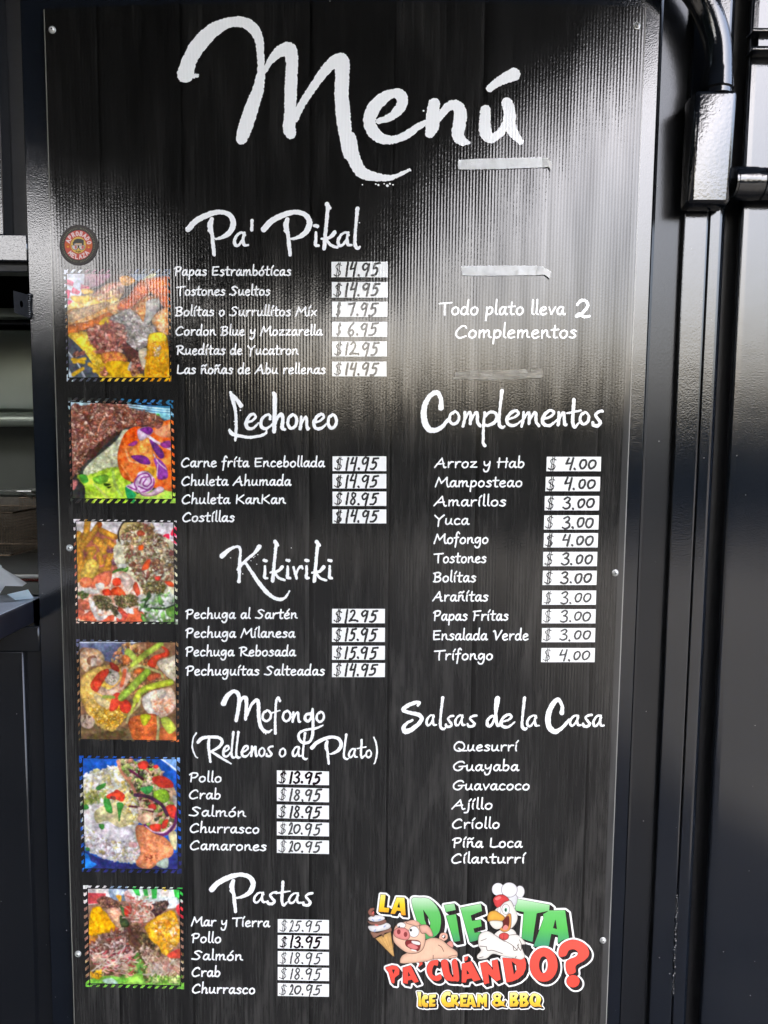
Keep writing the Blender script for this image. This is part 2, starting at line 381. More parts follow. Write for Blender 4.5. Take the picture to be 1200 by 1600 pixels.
def vnoise(shape, scale, rng, octaves=1):
    """smooth value noise on a grid, cell size scale (in samples)"""
    out = np.zeros(shape); amp = 1.0; tot = 0
    for o_ in range(octaves):
        s = max(1.0, scale / 2 ** o_)
        h, w = int(shape[0] / s) + 3, int(shape[1] / s) + 3
        g_ = rng.random((h, w))
        yy = np.arange(shape[0]) / s; xx = np.arange(shape[1]) / s
        y0 = yy.astype(int); x0 = xx.astype(int); fy = (yy - y0)[:, None]; fx = (xx - x0)[None, :]
        fy = fy * fy * (3 - 2 * fy); fx = fx * fx * (3 - 2 * fx)
        v = (g_[y0][:, x0] * (1 - fy) * (1 - fx) + g_[y0 + 1][:, x0] * fy * (1 - fx) + g_[y0][:, x0 + 1] * (1 - fy) * fx + g_[y0 + 1][:, x0 + 1] * fy * fx)
        out += v * amp; tot += amp; amp *= 0.55
    return out / tot

class Field:
    def __init__(s, x0, y0, x1, y1, cell):
        s.x0, s.y0, s.c = x0, y0, cell
        s.w = int((x1 - x0) / cell) + 2; s.h = int((y1 - y0) / cell) + 2
        s.F = np.full((s.h, s.w), 50.0)
    def seg(s, a, b):
        ra, rb = a[2], b[2]; m = max(ra, rb) + 3 * s.c + 0.6
        i0 = max(0, int((min(a[0], b[0]) - m - s.x0) / s.c)); i1 = min(s.w, int((max(a[0], b[0]) + m - s.x0) / s.c) + 2)
        j0 = max(0, int((min(a[1], b[1]) - m - s.y0) / s.c)); j1 = min(s.h, int((max(a[1], b[1]) + m - s.y0) / s.c) + 2)
        if i1 <= i0 or j1 <= j0: return
        X = s.x0 + np.arange(i0, i1)[None, :] * s.c; Y = s.y0 + np.arange(j0, j1)[:, None] * s.c
        dx, dy = b[0] - a[0], b[1] - a[1]; L2 = dx * dx + dy * dy
        t = np.clip(((X - a[0]) * dx + (Y - a[1]) * dy) / L2, 0, 1) if L2 > 1e-9 else np.zeros((j1 - j0, i1 - i0))
        d = np.sqrt((X - a[0] - t * dx) ** 2 + (Y - a[1] - t * dy) ** 2) - (ra + (rb - ra) * t)
        sub = s.F[j0:j1, i0:i1]; np.minimum(sub, d, out=sub)
    def stroke(s, pts, smooth=True):
        q = cr(pts, 1.6 if s.c < 0.7 else 2.4) if smooth else np.asarray(pts, float)
        for a, b in zip(q, q[1:]): s.seg(a, b)
    def rough(s, amp, scale, rng):
        s.F += (vnoise(s.F.shape, scale / s.c, rng) - 0.5) * 2 * amp
    def grid(s):
        return s.x0 + np.arange(s.w)[None, :] * s.c, s.y0 + np.arange(s.h)[:, None] * s.c

def poly_sdf(X, Y, pts):
    """signed distance (negative inside) of a polygon on a grid"""
    p = np.asarray(pts, float); d = np.full(np.broadcast(X, Y).shape, 1e9); ins = np.zeros(d.shape, bool)
    for a, b in zip(p, np.roll(p, -1, 0)):
        dx, dy = b - a; L2 = dx * dx + dy * dy
        if L2 < 1e-12: continue
        t = np.clip(((X - a[0]) * dx + (Y - a[1]) * dy) / L2, 0, 1)
        np.minimum(d, (X - a[0] - t * dx) ** 2 + (Y - a[1] - t * dy) ** 2, out=d)
        if dy != 0:
            c = ((a[1] <= Y) != (b[1] <= Y)) & (X < dx * (Y - a[1]) / dy + a[0])
            ins ^= c
    d = np.sqrt(d)
    return np.where(ins, -d, d)

def contour(F, x0, y0, c):
    """marching squares on F<0 -> (points Nx2 in px, loops, starts); solid runs are merged"""
    ins = F < 0
    k = ins[:-1, :-1] * 1 + ins[:-1, 1:] * 2 + ins[1:, 1:] * 4 + ins[1:, :-1] * 8
    pts = []; loops = []; starts = []; nv = 0; nl = 0
    # solid cells, row runs
    full = (k == 15)
    pad = np.zeros((full.shape[0], full.shape[1] + 2), np.int8); pad[:, 1:-1] = full
    df = np.diff(pad, axis=1); r0, c0 = np.where(df == 1); r1, c1 = np.where(df == -1)
    if len(r0):
        q = np.stack([np.stack([c0, r0], 1), np.stack([c1, r0], 1), np.stack([c1, r0 + 1], 1), np.stack([c0, r0 + 1], 1)], 1).astype(float)
        pts.append(q.reshape(-1, 2)); loops.append(np.arange(len(q) * 4)); starts.append(np.arange(0, len(q) * 4, 4)); nv = nl = len(q) * 4
    # corners order: 0 (i,j) 1 (i+1,j) 2 (i+1,j+1) 3 (i,j+1); edges e0 0-1, e1 1-2, e2 2-3, e3 3-0
    table = {1: [(0, 'e0', 'e3')], 2: [('e0', 1, 'e1')], 4: [('e1', 2, 'e2')], 8: [('e3', 'e2', 3)],
             3: [(0, 1, 'e1', 'e3')], 6: [('e0', 1, 2, 'e2')], 12: [('e3', 'e1', 2, 3)], 9: [(0, 'e0', 'e2', 3)],
             7: [(0, 1, 2, 'e2', 'e3')], 14: [('e0', 1, 2, 3, 'e3')], 13: [(0, 'e0', 'e1', 2, 3)], 11: [(0, 1, 'e1', 'e2', 3)],
             5: [(0, 'e0', 'e3'), ('e1', 2, 'e2')], 10: [('e0', 1, 'e1'), ('e3', 'e2', 3)]}
    off = [(0, 0), (1, 0), (1, 1), (0, 1)]
    for case, polys in table.items():
        J, I = np.where(k == case)
        if not len(J): continue
        f = [F[J, I], F[J, I + 1], F[J + 1, I + 1], F[J + 1, I]]
        for poly in polys:
            cols = []
            for e in poly:
                if isinstance(e, str):
                    a = int(e[1]); b = (a + 1) % 4; t = f[a] / (f[a] - f[b])
                    cols.append(np.stack([I + off[a][0] + (off[b][0] - off[a][0]) * t, J + off[a][1] + (off[b][1] - off[a][1]) * t], 1))
                else:
                    cols.append(np.stack([I + off[e][0], J + off[e][1]], 1).astype(float))
            q = np.stack(cols, 1); m = len(poly)
            pts.append(q.reshape(-1, 2)); loops.append(nv + np.arange(len(q) * m)); starts.append(nl + np.arange(0, len(q) * m, m))
            nv += len(q) * m; nl += len(q) * m
    if not pts: return None
    p = np.vstack(pts)
    return np.stack([x0 + p[:, 0] * c, y0 + p[:, 1] * c], 1), np.concatenate(loops), np.concatenate(starts)

def sheet(name, F, x0, y0, c, col, lift, parent, mat=None):
    """thin film of ink or vinyl lying lift metres in front of the board; col = rgb or function(px, py) -> rgb"""
    r = contour(F, x0, y0, c)
    if r is None: return None
    p, lo, st = r
    v = P(p[:, 0], p[:, 1], -lift)
    cc = col(p[:, 0], p[:, 1]) if callable(col) else np.tile(np.asarray(col, float), (len(p), 1))
    # faces look towards the camera
    o = raw_mesh(name, v, lo, st, mat or PRINT, None, cc)
    return adopt(o, parent) if parent else o

WHITE = (0.87, 0.88, 0.87)

# ------------------------------------------------------------------ a handwritten alphabet (x-height 50, capitals 78, ascenders 95)
GL = {
'a': "44|33,44 20,50 7,34 5,14 13,2 24,8 34,40;35,48 33,20 38,2 45,6",
'b': "42|8,95 7,50 7,4;7,32 20,48 33,40 35,20 24,2 10,4",
'c': "38|33,42 22,50 8,38 5,16 16,1 34,8",
'd': "46|34,40 20,50 6,34 6,10 18,1 30,12 36,40;38,96 36,40 36,6 43,3",
'e': "40|6,24 22,28 33,38 24,50 9,40 5,16 17,0 36,8",
'f': "32|32,82 24,94 15,80 14,30 10,-28;0,46 28,52",
'g': "44|34,42 20,50 6,36 7,14 18,8 34,36;36,48 36,0 28,-30 12,-32 4,-20",
'h': "44|8,96 7,50 6,2;7,24 20,46 31,44 33,20 33,2 42,4",
'i': "20|9,50 8,20 11,2;9,66 19,86",
'j': "22|14,50 14,0 8,-26 -6,-30;14,66 24,86",
'k': "42|8,94 7,2;34,50 9,24;12,26 38,2",
'l': "18|9,96 8,40 8,10 17,2",
'm': "64|7,48 7,2;7,28 20,48 28,42 28,3;28,28 42,48 51,40 51,10 62,4",
'n': "46|7,48 7,2;7,26 22,48 32,42 33,14 45,4",
'o': "42|22,49 8,38 5,14 18,0 34,12 35,38 22,49",
'p': "42|8,48 7,0 5,-36;8,30 22,49 36,38 34,14 20,2 8,8",
'q': "42|34,44 18,50 6,32 10,8 24,8 34,40;35,48 34,-34",
'r': "36|7,48 8,2;8,22 20,46 34,47",
's': "36|32,42 20,50 9,40 22,27 30,14 18,1 3,6",
't': "34|16,78 14,30 16,4 30,3;0,50 34,53",
'u': "46|7,48 6,16 14,2 28,12 33,30;35,48 33,14 44,2",
'v': "38|4,48 17,3;17,3 36,50",
'x': "40|5,46 34,3;36,48 3,2",
'y': "44|6,48 8,24 20,18 34,34;37,50 34,0 24,-30 8,-30 5,-14",
'z': "42|6,46 36,48;36,48 6,4;6,4 40,5",
'A': "66|0,2 40,78;40,78 46,40 54,2 64,4;12,28 52,34",
'B': "56|10,72 13,40 10,2;2,70 30,78 46,66 36,46 14,42;14,42 42,36 48,16 30,1 4,3",
'C': "58|52,64 44,76 26,70 8,42 8,14 24,0 52,12",
'E': "54|10,74 8,40 10,4;10,4 48,8;8,72 50,76;8,40 42,43",
'F': "52|12,76 12,30 9,0;2,72 52,78;12,40 40,42",
'G': "66|60,66 50,78 28,72 8,46 10,16 30,2 50,18 54,34;34,36 70,38",
'H': "62|12,78 9,2;52,78 50,2;0,46 60,48",
'K': "60|10,76 9,2;52,76 12,36;18,40 56,2",
'L': "50|10,76 8,8;8,8 28,2 52,10",
'M': "80|2,0 20,76;20,76 36,30;36,30 68,78;68,78 68,30 74,2 84,4",
'P': "52|14,72 12,0;2,62 18,76 42,76 48,60 36,40 14,36",
'Q': "72|52,68 26,74 6,44 12,10 38,0 60,24 58,56 44,76;30,22 50,4 76,2",
'R': "60|14,74 12,2;0,70 30,78 48,64 36,44 14,38;18,38 40,12 62,2",
'S': "58|54,66 36,78 16,66 30,46 44,26 30,4 0,8",
'T': "58|0,70 62,76;30,72 28,30 30,0",
'Y': "56|2,76 28,40;54,78 28,40 24,-14",
'V': "58|4,70 14,74 26,2;26,2 58,78",
"'": "16|8,92 7,68",
' ': "26|",
}
def parse(s):
    a, b = s.split('|')
    st = []
    for q in b.split(';'):
        if q.strip():
            st.append([tuple(float(t) for t in w.split(',')) for w in q.split()])
    return float(a), st
GLP = {k: parse(v) for k, v in GL.items()}
ACC = {'ó': ('o', [(20, 62), (33, 82)]), 'é': ('e', [(20, 62), (33, 82)]), 'ñ': ('n', [(6, 66), (16, 76), (26, 68), (38, 80)])}

def layout(text):
    """strokes of a whole line in font units"""
    x = 0; out = []
    for ch in text:
        if ch in ACC:
            base, acc = ACC[ch]; adv, st = GLP[base]; st = st + [acc]
        else:
            adv, st = GLP[ch]
        j = 1.2
        for s_ in st:
            out.append([(x + a + random.uniform(-j, j) * .5, b + random.uniform(-j, j) * .5) for a, b in s_])
        x += adv + 4
    return out, x - 4

def write_line(text, x0, x1, yb, scale, parent, slope=0.0, r=1.22, cell=0.45, label=None, rng=RNG):
    st, w = layout(text)
    lo = min(a for s_ in st for a, b in s_); hi = max(a for s_ in st for a, b in s_)
    f = Field(x0 - 5, yb - 110 * scale, x1 + 5, yb + 45 * scale + abs(slope) * (x1 - x0) + 2, cell)
    sx = (x1 - x0 - 2 * r) / (hi - lo)
    for s_ in st:
        pts = []
        for i, (a, b) in enumerate(s_):
            X = x0 + r + (a - lo) * sx + b * scale * 0.06
            pts.append((X, yb - b * scale + slope * (X - x0), r * (1.0 if 0 < i < len(s_) - 1 else 0.92)))
        f.stroke(pts)
    f.rough(0.16, 1.6, rng)
    o = sheet('menu_line', f.F, f.x0, f.y0, cell, WHITE, 0.0004, parent)
    if label: o['label'] = label
    return o

BL = {'A': "0,0 50,100;50,100 100,0;20,38 80,38", 'P': "8,0 8,100;8,100 70,98 84,75 70,52 8,50", 'R': "8,0 8,100;8,100 70,98 84,75 70,52 8,50;45,50 90,0", 'O': "50,0 12,20 8,50 12,80 50,100 88,80 92,50 88,20 50,0", 'B': "8,0 8,100;8,100 68,98 78,76 60,52 8,52;60,52 86,28 70,2 8,0", 'D': "8,0 8,100;8,100 60,94 90,50 60,6 8,0",
      'M': "0,0 8,100;8,100 50,40;50,40 92,100;92,100 100,0", 'E': "88,100 8,100;8,100 8,0;8,0 88,0;8,52 76,52", 'L': "8,100 8,0;8,0 84,0", 'Z': "6,100 92,100;92,100 6,0;6,0 94,0", 'U': "8,100 8,30 50,0 92,30 92,100", 'C': "92,84 50,100 8,50 50,0 92,16", 'H': "8,0 8,100;92,0 92,100;8,52 92,52", 'F': "88,100 8,100;8,100 8,0;8,52 76,52", 'T': "0,100 100,100;50,100 50,0", 'S': "90,86 50,100 12,76 50,52 88,26 50,0 8,14", 'I': "50,0 50,100", 'N': "8,0 8,100;8,100 92,0;92,0 92,100"}
BLK_ = BL
top_px = [(68, 14), (200, 8), (400, 3.5), (600, 2), (800, 4), (1010, 10)]
BX0T, BX1T = P([68], [14])[0], P([1010], [10])[0]
# the panel: top edge bowed as in the picture, sides straight down past the frame
nseg = 40
xs = np.linspace(68, 1010, nseg)
ty = np.interp(xs, [p[0] for p in top_px], [p[1] for p in top_px])
ztop = P(xs, ty)
BOARD_Z0 = 0.22
def side_x(z, left):
    return (BX0T[0] if left else BX1T[0])
lx0, rx0 = P([115.5], [1600])[0][0], P([948], [1600])[0][0]
print('board sides', BX0T[0], lx0, BX1T[0], rx0, 'top z', BX0T[2])
lxb = BX0T[0] + (lx0 - BX0T[0]) * 1.12; rxb = BX1T[0] + (rx0 - BX1T[0]) * 1.12
front = []; 
tops = [(float(p[0]), 0.0, float(p[2])) for p in ztop]
bots = [(lxb + (rxb - lxb) * i / (nseg - 1), 0.0, BOARD_Z0) for i in range(nseg)]
V = tops + bots + [(x, 0.005, z) for x, y, z in tops] + [(x, 0.005, z) for x, y, z in bots]
Fc = []
for i in range(nseg - 1):
    Fc.append((nseg + i, nseg + i + 1, i + 1, i))
    Fc.append((2 * nseg + i, 2 * nseg + i + 1, 3 * nseg + i + 1, 3 * nseg + i))
    Fc.append((i, i + 1, 2 * nseg + i + 1, 2 * nseg + i))
    Fc.append((nseg + i + 1, nseg + i, 3 * nseg + i, 3 * nseg + i + 1))
Fc += [(nseg, 0, 2 * nseg, 3 * nseg), (nseg - 1, 2 * nseg - 1, 4 * nseg - 1, 3 * nseg - 1)]
BRD = empty('menu_board', (0, 0, BOARD_Z0), 'tall black menu board of ribbed plastic screwed to the black container wall', 'menu board')
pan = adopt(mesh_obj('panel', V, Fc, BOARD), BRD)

def side_strip(name, left, off0, off1, col):
    n = 24; zt = BX0T[2] - .001 if left else BX1T[2] - .001
    zs_ = np.linspace(zt, BOARD_Z0, n); f = (zt - zs_) / (zt - BOARD_Z0)
    e = (BX0T[0] + (lxb - BX0T[0]) * f) if left else (BX1T[0] + (rxb - BX1T[0]) * f)
    s = 1 if left else -1
    a = np.stack([e + s * off0, np.full(n, -.0003), zs_], 1); b = np.stack([e + s * off1, np.full(n, -.0003), zs_], 1)
    v = np.vstack([a, b]); lo = []
    for i in range(n - 1): lo += ([i, n + i, n + i + 1, i + 1])
    cc = np.tile(np.array(col), (2 * n, 1)) * (0.75 + .5 * RNG.random((2 * n, 1)))
    adopt(raw_mesh(name, v, np.array(lo), np.arange(0, len(lo), 4), PRINT, None, cc), BRD)
side_strip('cut_edge', True, 0.0002, .0022, (.15, .15, .13)); side_strip('cut_edge', False, .0002, .0024, (.22, .22, .21)); side_strip('bare_margin', False, .0030, .015, (.042, .042, .041))
# ------------------------------------------------------------------ the black container: front wall, serving window, door edge
CON = empty('food_container', (0, 0.05, 0), 'black painted steel food container with a serving window and door', 'food container')
Z0, Z1 = 0.12, 2.95; XL, XRR = -2.3, 2.6
def Z_(py, px, Y=0.012): return float(P([px], [py], Y)[0][2])
def X_(px, Y=0.012, py=800): return float(P([px], [py], Y)[0][0])
fw = box('front_wall', X_(56), X_(1001), 0.012, 0.055, Z0, Z1, PAINT_ROUGH, CON, 0.002, 1)
zo, zh, zs, zt = Z_(408, 30), Z_(367, 30), Z_(1018, 50), Z_(978, 50)
box('header_plate', XL, X_(56) + .0005, 0.010, 0.055, zo, zh, PAINT_ROUGH, CON, 0.002, 1)
box('upper_wall', XL, X_(21), 0.013, 0.055, zh, Z1, PAINT_ROUGH, CON, 0.002, 1)
box('recess', X_(21) - .02, X_(56) + .02, 0.056, 0.062, zh - .01, Z1, BLACKSTEEL, CON)
box('window_lip', XL, X_(50), 0.030, 0.075, zo - 0.018, zo + .002, BLACKSTEEL, CON, 0.002, 1)
box('sill', XL, X_(56) + .0005, 0.008, 0.055, zs, zt, PAINT_SMOOTH, CON, 0.003, 1)
box('lower_wall', XL, X_(28.5), 0.012, 0.055, Z0, zs, PAINT_SMOOTH, CON, 0.003, 1)
box('lower_recess', X_(28.5) - .01, X_(56) + .01, 0.024, 0.055, Z0, zs + .001, PAINT_SMOOTH, CON)
# right-hand edge profiles, each a bent sheet running the full height
def profile(name, pts, mat, thick=0.004):
    xy = [(X_(px, Y), Y) for px, Y in pts]
    n = len(xy)
    V = [(x, y + d, z) for z in (Z0, Z1) for d in (0, thick) for x, y in xy]
    bm = bmesh.new(); v_ = [bm.verts.new(v) for v in V]
    fr0, bk0, fr1, bk1 = v_[:n], v_[n:2 * n], v_[2 * n:3 * n], v_[3 * n:]
    for i in range(n - 1):
        bm.faces.new((fr0[i], fr0[i + 1], fr1[i + 1], fr1[i])); bm.faces.new((bk0[i + 1], bk0[i], bk1[i], bk1[i + 1]))
        bm.faces.new((fr0[i + 1], fr0[i], bk0[i], bk0[i + 1])); bm.faces.new((fr1[i], fr1[i + 1], bk1[i + 1], bk1[i]))
    bm.faces.new((fr0[0], fr1[0], bk1[0], bk0[0])); bm.faces.new((fr1[-1], fr0[-1], bk0[-1], bk1[-1]))
    o = bm_obj(name, bm, mat, CON, False); return o
profile('edge_channel', [(1001.5, .014), (1003, .0150), (1005, .0165), (1046, .0235), (1047, .020), (1048, .014), (1049, .0125)], PAINT_SMOOTH)
profile('door_post', [(1049.5, .0115), (1051, .0105), (1083, .0105), (1085, .012), (1086, .02)], PAINT_ROUGH)
profile('door_post', [(1087.2, .02), (1088, .012), (1089, .0105), (1103, .0105), (1106, .012), (1109, .017), (1110.5, .026), (1111, .05)], PAINT_ROUGH)
box('gap_seal', X_(1084, .02), X_(1089, .02), 0.018, 0.03, Z0, Z1, BLACKSTEEL, CON)
box('door_gap', X_(1108, .06), X_(1142, .06), 0.058, 0.07, Z0, Z1, BLACKSTEEL, CON)
arc = [(1131, .05), (1131.5, .034)] + [(1140 - 8 * math.cos(t), .026 - .0165 * math.sin(t)) for t in np.linspace(0.15, 1.45, 16)] + [(1146, .0088), (1300, .0100), (1420, .0105)]
profile('door_panel', arc, PAINT_ROUGH)
# weld bead in the door joint near the foot
bm = bmesh.new()
for i in range(46):
    zz = Z_(1400 + i * 3.4, 1060, .012); r_ = random.uniform(.0015, .0042)
    bmesh.ops.create_icosphere(bm, subdivisions=1, radius=r_, matrix=Matrix.Translation((X_(1086.5, .012) + random.uniform(-.002, .002), .012, zz)) @ Matrix.Scale(1.8, 4, (0, 0, 1)))
bm_obj('weld_bead', bm, PAINT, CON)
box('side_wall', XL - .04, XL, 0.012, 2.4, Z0, Z1, BLACKSTEEL, CON); box('side_wall', XRR, XRR + .04, 0.012, 2.4, Z0, Z1, BLACKSTEEL, CON)
box('front_wall', X_(1420, .012), XRR, 0.012, 0.05, Z0, Z1, PAINT, CON)
box('back_wall', XL, XRR, 2.4, 2.44, Z0, Z1, BLACKSTEEL, CON); box('roof', XL - .04, XRR + .04, 0.013, 2.44, Z1, Z1 + .06, BLACKSTEEL, CON); box('floor', XL, XRR, 0.056, 2.4, Z0 - .06, Z0, BLACKSTEEL, CON)

# locking gear at the top right: bent bar, clamp box, cross rod
HG = empty('door_clamp', (X_(1118), -0.03, Z_(230, 1118)), 'black steel door clamp box with bent bar and cross rod at the top right', 'door clamp')
yb0 = -0.052
xa, xb = float(P([1084], [210], yb0)[0][0]), float(P([1151], [210], yb0)[0][0])
za, zb = float(P([1118], [138], yb0)[0][2]), float(P([1118], [318], yb0)[0][2])
CLAMP = paint_mat('glossy black clamp paint', peel=0.5, scale=150, dist=0.0012, rough=0.11, spec=1.0)
CLAMP.node_tree.nodes['Principled BSDF'].inputs['Coat Weight'].default_value = 0.2; CLAMP.node_tree.nodes['Principled BSDF'].inputs['Coat Roughness'].default_value = 0.1
bm = bev_box(xa, xb, yb0, 0.010, zb, za, 0.011, 4)
for v in bm.verts:          # the foot of the box is rolled under
    t = max(0.0, min(1.0, (zb + 0.05 - v.co.z) / 0.05))
    if v.co.y < -0.02: v.co.y += 0.030 * (1 - math.sqrt(max(0, 1 - t * t)))
    v.co.x += (v.co.z - zb) * 0.0
bm_obj('clamp_box', bm, CLAMP, HG)
yp = -0.030
def PP(px, py, Y): return tuple(P([px], [py], Y)[0])
ctrl = [(1040, -60), (1078, -25), (1104, 15), (1119, 60), (1123, 100), (1121, 150)]
cc = cr([(a, b, 0) for a, b in ctrl], 8)
tube('bent_bar', [PP(a, b, yp) for a, b, _ in cc], 0.0265, PAINT, HG, 28)
bm = tube_bm([PP(1122, 112, yp), PP(1121, 128, yp), PP(1120, 141, yp)], [0.0285, 0.030, 0.0315], 28); bm_obj('collar', bm, PAINT, HG)
zr = float(P([1150], [287], -0.02)[0][2]); xr0 = float(P([1142], [287], -0.02)[0][0])
bm = tube_bm([(xr0, -.02, zr), (xr0 + .058, -.02, zr), (xr0 + .060, -.02, zr), (xr0 + .062, -.02, zr), (xr0 + .35, -.02, zr)], [.031, .031, .0285, .031, .031], 28); bm_obj('cross_rod', bm, CLAMP, HG)
bm = tube_bm([(xr0 + .005, -.02, zr), (xr0 + .047, -.02, zr)], [.0325, .0325], 28); bm_obj('rod_sleeve', bm, CLAMP, HG)
BK = empty('bracket', (X_(1230), 0, Z_(60, 1200)), 'black flat bracket of two plates at the top right corner of the door', 'bracket')
for (p0, p1) in ((43, 49), (72, 78)):
    box('plate', float(P([1176], [46], -.02)[0][0]), float(P([1176], [46], -.02)[0][0]) + .2, -0.022, 0.0085, float(P([1190], [p1], -.022)[0][2]), float(P([1190], [p0], -.022)[0][2]), CLAMP, BK, 0.0015, 2)
box('web', float(P([1186], [46], -.005)[0][0]), float(P([1186], [46], -.005)[0][0]) + .19, -0.006, 0.0085, float(P([1190], [72], -.005)[0][2]), float(P([1190], [49], -.005)[0][2]), PAINT, BK)

# hasp tab welded to the window jamb
TB = empty('hasp_tab', (X_(45, -.005, 470), -0.0, Z_(478, 40)), 'small dark steel tab with a bolt hole welded beside the window opening', 'tab')
q = [PP(20.5, 454, -.03), PP(44, 460.5, .006), PP(46.5, 497, .006), PP(22.5, 488.5, -.03)]
bm = bmesh.new()
# plate with an oval hole: outer ring of quads
nR = 24; cx_, cy_ = 33.5, 473.5
outer = []
for i in range(nR):
    t = 2 * math.pi * i / nR; c_, s__ = math.cos(t), math.sin(t); m_ = max(abs(c_), abs(s__)); u, v = (c_ / m_ + 1) / 2, (s__ / m_ + 1) / 2
    a = Vector(q[0]).lerp(Vector(q[1]), u); b = Vector(q[3]).lerp(Vector(q[2]), u); outer.append(a.lerp(b, v))
cen = (Vector(q[0]) + Vector(q[1]) + Vector(q[2]) + Vector(q[3])) / 4
uu = (Vector(q[1]) - Vector(q[0])).normalized(); vv = (Vector(q[3]) - Vector(q[0])).normalized()
inner = [cen + uu * .0042 * math.cos(2 * math.pi * i / nR) + vv * .0072 * math.sin(2 * math.pi * i / nR) for i in range(nR)]
vo = [bm.verts.new(p_) for p_ in outer]; vi = [bm.verts.new(p_) for p_ in inner]
for i in range(nR): bm.faces.new((vo[i], vo[(i + 1) % nR], vi[(i + 1) % nR], vi[i]))
bmesh.ops.solidify(bm, geom=bm.faces[:], thickness=0.005)
bm_obj('plate', bm, plain('scuffed grey steel', (0.035, 0.037, 0.042), 0.4, 0.2, .3, 80, .3), TB)
bm = bmesh.new()
for i in range(12): bmesh.ops.create_icosphere(bm, subdivisions=2, radius=random.uniform(.003, .0048), matrix=Matrix.Translation(Vector(PP(45.5 + random.uniform(-.8, .8), 461 + i * 3.1, .008))))
bm_obj('weld', bm, PAINT, TB)

# ------------------------------------------------------------------ what is seen through the serving window
HOODM = plain('greenish dull stainless steel', (0.36, 0.41, 0.35), 0.38, 0.6, 0.12, 5, 0.05)
HD = empty('extractor_hood', (-1.2, 1.0, 1.9), 'dull stainless extractor hood seen through the serving window', 'extractor hood')
def zbox(name, px0, px1, py0, py1, Y, dep, mat, par, bev=.003):
    a = P([px0], [py0], Y)[0]; b = P([px1], [py1], Y)[0]
    return box(name, a[0], b[0], Y, Y + dep, b[2], a[2], mat, par, bev, 2)
zbox('front_rail', -500, 130, 476, 496, .72, .06, HOODM, HD); zbox('grease_slot', -500, 130, 496, 508, .80, .05, BLACKSTEEL, HD)
zbox('hood_panel', -500, 130, 508, 642, .78, .5, HOODM, HD, .02)
bm = tube_bm([PP(-500, 655, .80), PP(130, 655, .80)], [.024, .024], 20); bm_obj('hood_lip', bm, HOODM, HD)
BKW = zbox('splash_panel', -500, 200, 640, 775, 1.15, .03, plain('dark splash panel', (.07, .08, .068), .45, .3, .15, 5, .05), HD, 0)
FR = empty('fryer', (-1.2, 0.9, 0.9), 'deep fryer counter with red maker label below the wire baskets', 'fryer')
zbox('counter_edge', -400, 120, 893, 905, .62, .5, plain('grey steel edge', (.30, .32, .31), .4, .5, .1, 8, .05), FR)
zbox('front_panel', -400, 120, 905, 1010, .66, .4, plain('dark green grey steel', (.05, .058, .052), .5, .2, .1, 8, .05), FR)
zbox('back_plate', -400, 140, 772, 893, 1.05, .05, GREASE, FR)
lb = zbox('name_plate', 25, 61, 898.5, 908, .655, .004, plain('dark red plate', (.16, .022, .018), .4, 0, .1, 8, 0), FR, .001)
fl = Field(20, 890, 66, 915, .3)
xx = 26.5
for ch in 'TURBOCHEF':
    for q_ in BLK_[ch].split(';'):
        fl.stroke([(xx + float(a) / 100 * 2.7, 905.6 - float(b) / 100 * 4.6, .33) for a, b in (w.split(',') for w in q_.split())], False)
    xx += 3.75
r_ = contour(fl.F, fl.x0, fl.y0, .3)
if r_: adopt(raw_mesh('lettering', P(r_[0][:, 0], r_[0][:, 1], .6535), r_[1], r_[2], plain('faded lettering', (.34, .16, .14), .5, 0, 0, 8, 0)), FR)
WIRE = plain('greasy wire', (.11, .085, .06), .35, .8, .5, 60, .2)
def basket(px0, px1, py0, py1, Y, label):
    B = empty('fryer_basket', PP((px0 + px1) / 2, py1, Y), label, 'fryer basket', 'fryer baskets behind the window')
    a = Vector(PP(px0, py0, Y)); b = Vector(PP(px1, py1, Y)); d = .26
    w0, w1, z1, z0 = a.x, b.x, a.z, b.z
    for nm, zz, ins in (('top_rim', z1, 0), ('bottom_rim', z0, .012)):
        tube(nm, [(w0 + ins, Y, zz), (w1 - ins, Y, zz), (w1 - ins, Y + d, zz), (w0 + ins, Y + d, zz), (w0 + ins, Y, zz)], .0035, WIRE, B, 8)
    bm = bmesh.new()
    def bar(p, q_):
        t = tube_bm([p, q_], .0009, 3, False); me_ = bpy.data.meshes.new('t'); t.to_mesh(me_); t.free(); bm.from_mesh(me_); bpy.data.meshes.remove(me_)
    nx, nz = int((w1 - w0) / .009), int((z1 - z0) / .009)
    for i in range(nx + 1):
        x = w0 + (w1 - w0) * i / nx; bar((x, Y, z1), (x, Y, z0)); bar((x, Y + d, z1), (x, Y + d, z0))
    for j in range(nz + 1):
        z = z0 + (z1 - z0) * j / nz; bar((w0, Y, z), (w1, Y, z)); bar((w1, Y, z), (w1, Y + d, z)); bar((w0, Y + d, z), (w1, Y + d, z))
    for i in range(int(d / .009)): bar((w1, Y + i * .009, z1), (w1, Y + i * .009, z0))
    o = bm_obj('wire_mesh', bm, WIRE, B, False); o['kind'] = 'stuff'
    tube('handle', [((w0 + w1) / 2 - .02, Y, z1), ((w0 + w1) / 2 - .02, Y - .09, z1 + .03), ((w0 + w1) / 2 + .02, Y - .09, z1 + .03), ((w0 + w1) / 2 + .02, Y, z1)], .004, STEEL, B, 8)
basket(-140, 22, 800, 868, .70, 'wire fryer basket in front, at the left edge of the window'); basket(30, 90, 778, 846, .86, 'wire fryer basket hanging behind, beside the window jamb')
tube('basket_rail', [PP(-100, 772, .84), PP(120, 762, .84)], .004, STEEL, FR, 8)

